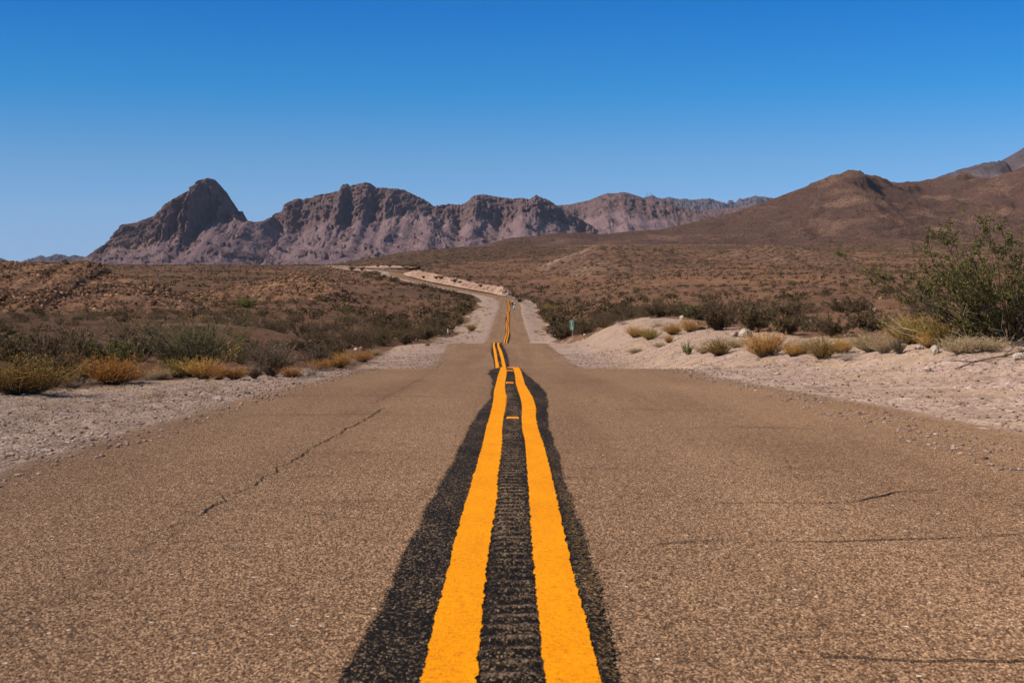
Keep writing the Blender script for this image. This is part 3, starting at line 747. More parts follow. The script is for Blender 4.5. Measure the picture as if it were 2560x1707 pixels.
    if cliff_relief: c0 = np.maximum(c0, out*.85)
    cliff = np.concatenate([c0, np.full(Xb.shape, cliff_amt)])
    tb = np.zeros(cliff.shape)
    if tanband is not None:
        for (pa, pb, sa, sb, amt) in tanband:
            m1 = sstep(pa, pa + 25, px)*(1 - sstep(pb - 25, pb, px)); m2 = sstep(sa, sa + .06, s)*(1 - sstep(sb - .06, sb, s))
            tb[:nf] += m2[:, None]*m1[None]*amt
    me = mesh_np(name, V, grid_faces(nf + nb, nc), [mat], True, {'cliff': cliff, 'tan': tb})
    o = link(name, me); tag(o, kind='structure'); HILLS.append(o)
    return o

ROCKP = [(0, 0), (.3, .28), (.6, .62), (.85, .90), (1, 1)]
SOFTP = [(0, 0), (.25, .14), (.5, .42), (.75, .76), (.92, .96), (1, 1)]
MTNP = [(0, 0), (.25, .10), (.5, .27), (.68, .46), (.76, .58), (.84, .78), (.92, .93), (1, 1)]
ridge("rocky_hill", [(-260, 640), (-120, 648), (0, 653.6), (41, 655), (76, 656), (136, 656), (190, 656), (218, 653.6), (250, 659), (267, 670), (280, 684), (313, 692), (354, 698.5), (394, 708), (416, 724), (449, 742), (476, 756), (500, 772), (520, 790)],
      [(-260, 300), (0, 290), (250, 270), (420, 235), (520, 215)], [(-260, 150), (0, 140), (250, 110), (420, 60), (520, 25)], 90, M['rocky'], ROCKP, 1.6, .08, 1.0, 11., .05, 50., nc=520, nf=130, seed=3)
ridge("rocky_hill", [(430, 752), (470, 737), (507, 729), (560, 722), (632, 711), (684, 702), (725, 684), (752, 678.5), (774, 685), (801, 691), (828, 700), (855, 719), (875, 738), (894, 757), (905, 768)],
      [(430, 330), (750, 350), (905, 300)], [(430, 30), (560, 70), (750, 95), (860, 55), (905, 20)], 80, M['rocky'], ROCKP, 1.8, .08, 1.1, 11., .05, 50., nc=480, nf=110, seed=5)
ridge("mound", [(1230, 712), (1300, 688), (1360, 662), (1426, 637), (1455, 626), (1485, 618), (1536, 614.8), (1591, 615.6), (1646, 619), (1682, 629), (1719, 641), (1780, 660), (1850, 678), (1920, 700)],
      860, [(1230, 130), (1500, 330), (1700, 280), (1920, 90)], 300, M['mound'], SOFTP, .7, .05, 3.0, 40., .05, 70., stretch=1.2, nc=420, nf=110, seed=9)
ridge("mound", [(1640, 690), (1720, 660), (1792, 638), (1847, 625), (1902, 617.5), (1956, 617), (2011, 622), (2062, 632), (2130, 648), (2230, 668), (2330, 690)],
      980, [(1640, 120), (1900, 360), (2100, 330), (2330, 120)], 300, M['mound'], SOFTP, .6, .05, 3.0, 45., .05, 70., stretch=1.2, nc=420, nf=100, seed=12)
ridge("mound", [(2180, 705), (2230, 694), (2290, 687), (2350, 684), (2430, 690), (2560, 700), (2680, 712)],
      600, 150, 120, M['mound'], SOFTP, .6, .05, 1.2, 30., .05, 60., stretch=1.2, nc=240, nf=60, seed=15)
ridge("plateau", [(700, 672), (780, 666), (841, 661), (951, 643), (1042, 628), (1120, 622), (1199, 618.5), (1290, 616), (1400, 617), (1600, 621), (1800, 617), (1950, 612), (2100, 607), (2282, 604), (2420, 600), (2600, 594), (2800, 590)],
      1450, [(700, 120), (841, 260), (1100, 620), (1400, 620), (2800, 560)], 700, M['plateau'], [(0, 0), (.3, .3), (.6, .62), (.85, .88), (1, 1)], .6, .06, 4.0, 60., .03, 120., stretch=1.0, nc=640, nf=110, seed=18)
ridge("dark_hill", [(1080, 628), (1150, 622), (1199, 615), (1262, 599), (1330, 591), (1371, 585), (1444, 581.5), (1499, 586), (1570, 580), (1646, 574), (1719, 559), (1790, 542), (1850, 526), (1927, 499), (1970, 482), (2011, 467.5), (2040, 453), (2066, 444), (2100, 438), (2125, 434), (2139, 436), (2160, 450), (2206, 458.6), (2282, 455), (2359, 446), (2420, 444), (2474, 445), (2520, 432), (2560, 413), (2680, 372), (2820, 350), (2960, 380)],
      [(1080, 1900), (1500, 2100), (1850, 2350), (2125, 2500), (2300, 2900), (2560, 2700), (2960, 2500)], [(1080, 250), (1500, 420), (2125, 950), (2300, 1250), (2960, 900)], 1200, M['bighill'], [(0, 0), (.2, .10), (.45, .32), (.7, .64), (.9, .92), (1, 1)], 1.1, .07, 26., 170., .10, 130., stretch=1.6,
      bulge=[(1080, 0), (1800, .02), (2080, .10), (2160, .04), (2280, -.04), (2420, .02), (2500, .12), (2960, .1)], nc=640, nf=150, seed=21)
ridge("far_mountain", [(2200, 490), (2325, 449), (2359, 436), (2401, 422), (2455, 413), (2497, 403), (2527, 386), (2550, 371), (2600, 345), (2700, 310), (2850, 330), (3000, 420)],
      5200, 1700, 1500, M['mtnfar'], SOFTP, 1.6, .06, 60., 320., .14, 60., nc=300, nf=90, seed=25, cliff_s=.8)
ridge("mountain", [(165, 668), (205, 655), (234, 632), (269, 610), (289, 585), (311, 561), (329, 559), (347, 557), (366, 548), (391, 541), (413, 521), (428, 506), (442, 499), (468, 484), (494, 464), (508, 450), (526, 446), (541, 450), (556, 466), (570, 482), (581, 501), (589, 512), (596, 526), (603, 529), (607, 527), (614, 544.5), (623, 557), (640, 563), (658, 561), (676, 555), (691, 546), (706, 560), (740, 610), (800, 662)],
      [(165, 5000), (310, 5150), (500, 5300), (640, 5500), (800, 5600)], [(165, 350), (300, 900), (500, 1300), (640, 1500), (800, 1000)], 1200, M['mtn'], MTNP, 1.2, .16, 12., 300., .05, 60.,
      bulge=[(165, 0), (380, .02), (450, .08), (490, .10), (504, .14), (516, .04), (540, -.05), (600, -.09), (640, .0), (800, .0)], nc=640, nf=240, cliff_s=.66, cliff_relief=44., seed=31, crag_mask=[(165, .4), (300, .7), (480, .4), (500, .25), (570, .5), (590, 1.3), (620, .6), (640, .4)],
      talus=[(165, .8), (280, .45), (420, .40), (480, .42), (510, .42), (560, .60), (620, .86), (700, .9), (800, .9)], tanband=[(285, 430, .58, .80, .55), (400, 520, .60, .72, .35)])
ridge("mountain", [(470, 668), (540, 630), (600, 588), (640, 566), (658, 561), (676, 555), (691, 546), (698, 535), (720, 525), (722, 513), (735, 503), (750, 498.6), (768, 502), (793, 489.5), (834, 483), (850, 480), (863, 466), (874, 462), (881, 469), (889, 462), (910, 457.7), (929, 460), (943, 471), (987, 472), (1013, 475.6), (1035, 487.6), (1060, 498.6), (1075, 509.6), (1088, 518.7), (1106, 514), (1133, 511), (1152, 513), (1170, 506), (1188, 491), (1207, 486.5), (1225, 489), (1243, 493), (1262, 495), (1283, 498.6), (1302, 495.7), (1320, 500), (1331, 495), (1342, 487.6), (1353, 495), (1375, 502), (1389, 513), (1420, 530), (1470, 560), (1540, 600)],
      [(470, 5900), (900, 5800), (1200, 6000), (1540, 6100)], [(470, 700), (640, 1500), (900, 1900), (1300, 1700), (1540, 900)], 1500, M['mtn'], MTNP, 2.6, .15, 14., 330., .055, 75.,
      bulge=[(470, 0), (690, .0), (735, .04), (800, .0), (868, .05), (890, .0), (930, .03), (1010, .02), (1050, -.02), (1110, -.04), (1195, .03), (1260, .0), (1340, .03), (1400, -.02), (1540, 0)], talus=[(470, .8), (640, .8), (700, .68), (760, .55), (900, .52), (1000, .62), (1110, .74), (1200, .6), (1540, .65)], nc=900, nf=240, cliff_s=.66, cliff_relief=46., seed=36,
      crag_mask=[(470, .3), (690, .5), (722, 1.3), (780, 1.0), (850, 1.1), (960, .6), (1060, .8), (1130, 1.3), (1200, .6), (1340, .8), (1540, .6)])
ridge("mountain", [(1290, 600), (1340, 560), (1375, 530), (1390, 514), (1426, 511.5), (1444, 506.5), (1470, 502), (1499, 489.5), (1518, 483), (1536, 484), (1558, 480), (1572, 484), (1591, 489.5), (1610, 496), (1646, 497.5), (1664, 506), (1693, 515), (1726, 524), (1755, 526), (1810, 520.5), (1843, 519), (1900, 512), (1990, 520), (2100, 560)],
      [(1290, 6600), (1560, 6700), (2100, 7000)], [(1290, 1000), (1560, 1700), (2100, 1400)], 1500, M['mtn'], [(0, 0), (.3, .2), (.55, .45), (.75, .70), (.9, .92), (1, 1)], 1.5, .13, 26., 260., .08, 55., nc=480, nf=150, cliff_s=.7, cliff_amt=.8, cliff_relief=28., seed=41)
ridge("far_mountain", [(1560, 545), (1600, 503), (1609, 495.5), (1627, 490), (1642, 495), (1653, 497), (1671, 493), (1693, 499), (1737, 500), (1766, 497.5), (1792, 504), (1816, 511), (1819, 503), (1822, 499.5), (1827, 500), (1831, 506), (1836, 507), (1847, 496.5), (1853, 498), (1865, 495), (1887, 489.5), (1909, 493), (1931, 497), (2000, 500), (2100, 520)],
      17000, 3200, 2500, M['mtnfar'], MTNP, 2.0, .13, 70., 400., .12, 50., nc=360, nf=80, cliff_s=.75, cliff_relief=130., seed=45)
ridge("far_mountain", [(40, 668), (75, 655), (99, 646), (124, 645), (138, 638), (146, 635), (161, 640), (183, 644), (201, 640), (219, 645), (260, 655), (300, 668)],
      14000, 2600, 1800, M['mtnfar'], MTNP, 1.3, .12, 60., 330., .12, 40., nc=220, nf=60, cliff_s=.7, seed=49)
ridge("far_mountain", [(-300, 640), (-120, 628), (-40, 634), (0, 644), (9, 647), (22, 653), (45, 665)],
      14000, 2300, 1800, M['mtnfar'], MTNP, 1.2, .12, 60., 330., .12, 40., nc=160, nf=60, cliff_s=.7, seed=52)

# ---- cut and fill slopes beside the climbing road
def strip(name, top, bot, mat, depth_t, depth_b, n=200, m=14, amp=.5, seed=0):
    t = np.array(top, float); b = np.array(bot, float)
    u = np.linspace(0, 1, n)
    def along(p):
        s_ = np.concatenate([[0], np.cumsum(np.abs(np.diff(p[:, 0])) + 1e-3)]); s_ /= s_[-1]
        return np.interp(u, s_, p[:, 0]), np.interp(u, s_, p[:, 1]), np.interp(u, s_, p[:, 2])
    tx, ty, tY = along(t); bx, by, bY = along(b)
    v = np.linspace(0, 1, m)
    PX = bx[None]*(1-v[:, None]) + tx[None]*v[:, None]; PY = by[None]*(1-v[:, None]) + ty[None]*v[:, None]; YY = bY[None]*(1-v[:, None]) + tY[None]*v[:, None]
    PY = PY + amp*3.2*(v[:, None]**2)*fbm(u*26, .5, 5, seed + 3, .6)[None] + amp*1.2*sstep(0, .3, v)[:, None]*fbm(u[None]*40, v[:, None]*3, 4, seed + 6)
    YY = YY - amp*5.0*np.sin(np.pi*v)[:, None]*(ridged(u[None]*34 + v[:, None]*1.5, v[:, None]*1.2, 4, seed) - .3)
    X, Z = unproj(PX, PY, YY)
    back = np.stack([X[-1], YY[-1] + 4, Z[-1] - 1.5], -1)[None]
    V = np.concatenate([np.stack([X, YY, Z], -1), back])
    o = link(name, mesh_np(name, V, grid_faces(m + 1, n), [mat])); tag(o, kind='structure'); HILLS.append(o); return o
def far_at(px):           # distance of the road centre seen at photo column px (climbing part)
    q = np.array([(1258, 446), (1225, 466), (1164, 500), (1121, 525), (1080, 552), (1045, 585), (1012, 620), (992, 650), (962, 760), (904, 900), (861, 1020)])[::-1]
    return np.interp(px, q[:, 0], q[:, 1])
def fp(lst, dy): return [(x, y, float(far_at(x)) + dy) for x, y in lst]
strip("cut_bank", fp([(1286, 744), (1281, 732), (1258, 717), (1230, 712), (1190, 708), (1160, 700), (1120, 692), (1090, 684.5), (1060, 679), (1040, 674)], 16),
      fp([(1282, 747), (1262, 741), (1225, 732.5), (1190, 726), (1164, 721.5), (1121, 713), (1080, 705.5), (1045, 697), (1020, 690), (1005, 684)], 5), M['pinkcut'], 0, 0, seed=81)
strip("cut_bank", fp([(1050, 664.5), (1020, 665.2), (980, 664.6), (940, 664.4), (905, 667), (890, 669)], 25),
      fp([(1035, 669.5), (1010, 669.5), (980, 669.5), (940, 669.8), (905, 669.9), (885, 670)], 5), M['pinkcut'], 0, 0, seed=84, amp=.35)
strip("fill_bank", fp([(1245, 744), (1222, 741), (1162, 731), (1120, 722.5), (1080, 715.5), (1040, 706), (1010, 698), (982, 688)], -4.5),
      fp([(1240, 749), (1205, 746), (1150, 739), (1110, 732), (1075, 726), (1035, 716), (1000, 706), (972, 693)], -13), M['pinkcut'], 0, 0, seed=87)
# ------------------------------------------------------------------ ray helpers on the finished terrain
def bvh_of(objs):
    Vs = []; Ps = []; b = 0
    for o in objs:
        me = o.data; n = len(me.vertices); co = np.empty(n*3, np.float32); me.vertices.foreach_get('co', co)
        k = len(me.polygons); lv = np.empty(k*4, np.int32); me.loops.foreach_get('vertex_index', lv)
        Vs.append(co.reshape(-1, 3)); Ps.append(lv.reshape(-1, 4) + b); b += n
    V = np.vstack(Vs); P = np.vstack(Ps)
    m = (np.abs(V[P[:, 0], 1]) < 3500)
    return BVHTree.FromPolygons(V.tolist(), P[m].tolist())
TER = bvh_of([ground] + HILLS)
CAMV = Vector((0, 0, CAMZ))
def hit(px, py):
    x, z = unproj(px, py, 100.0)
    d = (Vector((float(x), 100.0, float(z))) - CAMV).normalized()
    loc, nor, i_, dist = TER.ray_cast(CAMV, d)
    return loc
def drop(x, y):
    loc, nor, i_, dist = TER.ray_cast(Vector((x, y, 900.0)), Vector((0, 0, -1)))
    return loc, nor

# ------------------------------------------------------------------ plant building
def stems_mesh(P, R, tint, sides=3):
    """P (n,k,3) polylines, R (n,k) radii -> tapered prisms"""
    n, k, _ = P.shape
    T = np.gradient(P, axis=1); T /= np.linalg.norm(T, axis=2, keepdims=True) + 1e-9
    ref = np.where(np.abs(T[..., 2:3]) < .9, np.array([0, 0, 1.]), np.array([1., 0, 0]))
    A = np.cross(T, ref); A /= np.linalg.norm(A, axis=2, keepdims=True) + 1e-9; B = np.cross(T, A)
    an = np.arange(sides)*2*np.pi/sides
    V = P[:, :, None] + R[:, :, None, None]*(np.cos(an)[None, None, :, None]*A[:, :, None] + np.sin(an)[None, None, :, None]*B[:, :, None])
    idx = np.arange(n*k*sides).reshape(n, k, sides); nx = np.roll(idx, -1, 2)
    Fq = np.stack([idx[:, :-1], nx[:, :-1], nx[:, 1:], idx[:, 1:]], -1).reshape(-1, 4)
    tt = np.broadcast_to(np.asarray(tint).reshape(n, -1, 1) if np.ndim(tint) == 2 else np.asarray(tint).reshape(n, 1, 1), (n, k, sides))
    return V.reshape(-1, 3), Fq, tt.ravel()

def quads_mesh(C, size, tint, g, long=1.0, axis=None):
    n = len(C)
    a = g.normal(size=(n, 3)) if axis is None else axis + .45*g.normal(size=(n, 3))
    a /= np.linalg.norm(a, axis=1, keepdims=True) + 1e-9
    b = np.cross(a, g.normal(size=(n, 3))); b /= np.linalg.norm(b, axis=1, keepdims=True) + 1e-9
    s = (size*(.6 + .8*g.random(n)))[:, None]
    V = np.stack([C - a*s*long, C + b*s*.5, C + a*s*long, C - b*s*.5], 1)
    return V.reshape(-1, 3), np.arange(n*4).reshape(n, 4), np.repeat(tint, 4)

def cat(parts):
    b = 0; Vs = []; Fs = []; Ts = []
    for V, Fc, T in parts:
        Vs.append(V); Fs.append(Fc + b); Ts.append(T); b += len(V)
    return np.vstack(Vs), np.vstack(Fs), np.concatenate(Ts)

def curve_stems(g, n, h, spread, k=5, lean=(0, 0), lo=.6, base_r=.06, curl=.25, wob=.06):
    """n stems fanning from a small base; spread is the half angle"""
    az = g.random(n)*2*np.pi; th = spread*np.sqrt(g.random(n)); L = h*(lo + (1 - lo)*g.random(n))/np.maximum(np.cos(th*.85), .45)
    d = np.stack([np.sin(th)*np.cos(az) + lean[0], np.sin(th)*np.sin(az) + lean[1], np.cos(th)], 1); d /= np.linalg.norm(d, axis=1, keepdims=True)
    t = np.linspace(0, 1, k)
    b = np.stack([np.cos(az), np.sin(az), 0*az], 1)*(base_r*g.random(n))[:, None]
    P = b[:, None] + d[:, None]*(t[None, :, None]*L[:, None, None])
    P[:, :, 2] += (curl*L)[:, None]*(t*t - t)[None]*np.sin(th)[:, None]*1.2
    P[:, 1:] += wob*h*g.normal(size=(n, k - 1, 3))*t[None, 1:, None]*.5
    P[:, :, 2] = np.maximum(P[:, :, 2], .01)
    return P

def interp(P, s):
    k = P.shape[1]; f = s*(k - 1); i = np.minimum(f.astype(int), k - 2); w = (f - i)[:, None]
    r = np.arange(len(P))
    return P[r, i]*(1 - w) + P[r, i + 1]*w, P[r, i + 1] - P[r, i]

def side_twigs(g, P, m, L, s0=.35, k=3, ang=.8):
    idx = g.integers(0, len(P), m); s = s0 + (1 - s0)*g.random(m)
    c, d = interp(P[idx], s); d /= np.linalg.norm(d, axis=1, keepdims=True) + 1e-9
    q = d + ang*g.normal(size=(m, 3)); q[:, 2] = np.abs(q[:, 2])*.8 + .1; q /= np.linalg.norm(q, axis=1, keepdims=True)
    t = np.linspace(0, 1, k); l = L*(.5 + g.random(m))
    return c[:, None] + q[:, None]*(t[None, :, None]*l[:, None, None]) + (.12*L*g.normal(size=(m, k, 3)))*t[None, :, None]

def taper(n, k, r0, r1): return np.broadcast_to(np.linspace(r0, r1, k)[None], (n, k)).copy()

PLANT = {}
def shrub_meshes(kind, var):
    """unit shrub, height about 1, returns (stem mesh, foliage mesh)"""
    key = (kind, var)
    if key in PLANT: return PLANT[key]
    g = np.random.default_rng(abs(hash(kind)) % 1000 + var*77 if False else sum(map(ord, kind)) + var*77)
    fm = {'creosote': 'creosote', 'dark': 'darkleaf', 'broom': 'broom', 'gold': 'gold', 'orange': 'orange', 'straw': 'straw', 'olivegold': 'olivegold', 'lime': 'lime', 'twiggy': 'darkleaf', 'dry': 'paletwig'}[kind]
    sm = {'gold': 'twig', 'orange': 'twig', 'straw': 'paletwig', 'dry': 'paletwig', 'olivegold': 'twig'}.get(kind, 'twig')
    if kind in ('creosote', 'dark', 'lime'):
        n = 34; P = curve_stems(g, n, 1.0, 1.0, 5, lo=.38, base_r=.14, wob=.12)
        Tw = side_twigs(g, P, 260, .22, .25)
        S = cat([stems_mesh(P, taper(n, 5, .011, .003), g.random(n)), stems_mesh(Tw, taper(260, 3, .0045, .002), g.random(260)*.8)])
        m = 4600; idx = g.integers(0, 260, m); s = .25 + .75*g.random(m)
        c, d = interp(Tw[idx], s); c = c + .028*g.normal(size=(m, 3))
        extra = 1600; i2 = g.integers(0, n, extra); c2, d2 = interp(P[i2], .45 + .55*g.random(extra)); c2 = c2 + .035*g.normal(size=(extra, 3))
        C = np.vstack([c, c2]); C[:, 2] = np.maximum(C[:, 2], .03)
        Lf = quads_mesh(C, .0285, np.clip(.12 + .5*g.random(len(C)) + .3*g.random(len(C))**3, 0, 1), g, 1.2)
    elif kind == 'broom':
        n = 330; P = curve_stems(g, n, 1.0, 1.0, 6, lo=.30, base_r=.10, curl=-.05, wob=.10)
        Tw = side_twigs(g, P, 3200, .15, .25, 3, .60)
        S = stems_mesh(P[:60], taper(60, 6, .010, .003), g.random(60))
        ti = np.clip(.15 + .25*g.random((n, 1)) + .5*np.linspace(0, 1, 6)[None]*g.random((n, 1)), 0, 1)
        ti2 = np.clip(.3 + .5*g.random((3200, 1)) + 0*np.zeros((1, 3)), 0, 1)
        Lf = cat([stems_mesh(P, taper(n, 6, .0065, .0028), ti), stems_mesh(Tw, taper(3200, 3, .0048, .0022), ti2)])
    elif kind in ('gold', 'orange', 'straw', 'olivegold'):
        n = 240; P = curve_stems(g, n, 1.0, 1.15, 5, lo=.38, base_r=.22, curl=.1, wob=.09)
        Tw = side_twigs(g, P, 1700, .20, .35, 3, .65)
        S = stems_mesh(P[:110], taper(110, 5, .008, .0025), g.random(110))
        ti = np.clip(np.linspace(0, 1, 5)[None]*(.35 + .5*g.random((n, 1))), 0, 1)
        ti2 = np.clip(.35 + .65*g.random((1700, 1))*np.ones((1, 3)), 0, 1)
        c, d = interp(Tw[g.integers(0, 1700, 2400)], .3 + .7*g.random(2400)); c = c + .02*g.normal(size=c.shape)
        Lf = cat([stems_mesh(P[110:], taper(n - 110, 5, .0055, .0025), ti[110:]), stems_mesh(Tw, taper(1700, 3, .0058, .0030), ti2), quads_mesh(c, .020, np.clip(.35 + .65*g.random(2400), 0, 1), g, 1.5)])
    elif kind == 'twiggy':
        n = 110; P = curve_stems(g, n, 1.0, 1.0, 5, lo=.45, base_r=.1, curl=.05, wob=.10)
        Tw = side_twigs(g, P, 1000, .20, .25, 3, .7)
        S = cat([stems_mesh(P, taper(n, 5, .0085, .0025), g.random(n)), stems_mesh(Tw, taper(1000, 3, .0050, .0025), g.random(1000))])
        c, d = interp(Tw[g.integers(0, 1000, 2600)], .2 + .8*g.random(2600)); c = c + .02*g.normal(size=c.shape)
        Lf = quads_mesh(c, .0175, g.random(2600), g, 1.2)
    else:   # dry
        n = 90; P = curve_stems(g, n, 1.0, 1.25, 5, lo=.4, base_r=.15, curl=.3, wob=.12)
        Tw = side_twigs(g, P, 420, .24, .2, 3, .9)
        S = stems_mesh(P, taper(n, 5, .009, .003), g.random(n))
        Lf = stems_mesh(Tw, taper(420, 3, .0045, .002), g.random(420))
    a = mesh_np("stems", S[0], S[1], [M[sm]], False, {'tint': S[2]})
    b = mesh_np("foliage", Lf[0], Lf[1], [M[fm]], False, {'tint': Lf[2]})
    PLANT[key] = (a, b); return a, b

NAMES = {'creosote': 'desert_shrub', 'dark': 'desert_shrub', 'broom': 'broom_shrub', 'gold': 'dry_shrub', 'orange': 'dry_shrub', 'straw': 'dry_shrub', 'olivegold': 'dry_shrub', 'lime': 'desert_shrub', 'twiggy': 'twiggy_shrub', 'dry': 'dead_shrub'}
PROTO = {}
def plant(kind, px, py, wpx, hpx, label, group=None, var=None, lean=0.0, at=None, rz=None):
    """a shrub whose base is seen at photo pixel (px, py) and which spans wpx by hpx photo pixels"""
    loc = hit(px, py) if at is None else at
    if loc is None: return None
    s = loc.y/F
    h = hpx*s*1.02; w = wpx*s
    var = rnd.randrange(3) if var is None else var
    key = (kind, var)
    if key not in PROTO:
        a, b = shrub_meshes(kind, var)
        r = bpy.data.objects.new(NAMES[kind], None); r.empty_display_size = .2; COL.objects.link(r)
        link("stems", a, r); link("foliage", b, r); PROTO[key] = r; o = r
    else:
        p = PROTO[key]; o = p.copy(); COL.objects.link(o)
        for ch in p.children:
            c = ch.copy(); c.parent = o; COL.objects.link(c)
    wid = {'creosote': 1.75, 'dark': 1.75, 'lime': 1.75, 'broom': 1.9, 'gold': 2.0, 'orange': 2.0, 'straw': 2.0, 'olivegold': 2.0, 'twiggy': 1.9, 'dry': 2.3}[kind]
    o.location = (loc.x, loc.y + .25*w, loc.z - .02*h) if at is None else loc
    if at is None:
        q, _n = drop(loc.x, loc.y + .2*w)
        if q is not None: o.location.z = min(q.z, loc.z + .25*h) - .02*h
    o.scale = (w/wid, w/wid*(.85 + .3*rnd.random()), h/1.02)
    o.rotation_euler = ((rnd.random() - .5)*.22, lean + (rnd.random() - .5)*.22, rnd.random()*6.28 if rz is None else rz)
    tag(o, label, 'shrub', group)
    return o
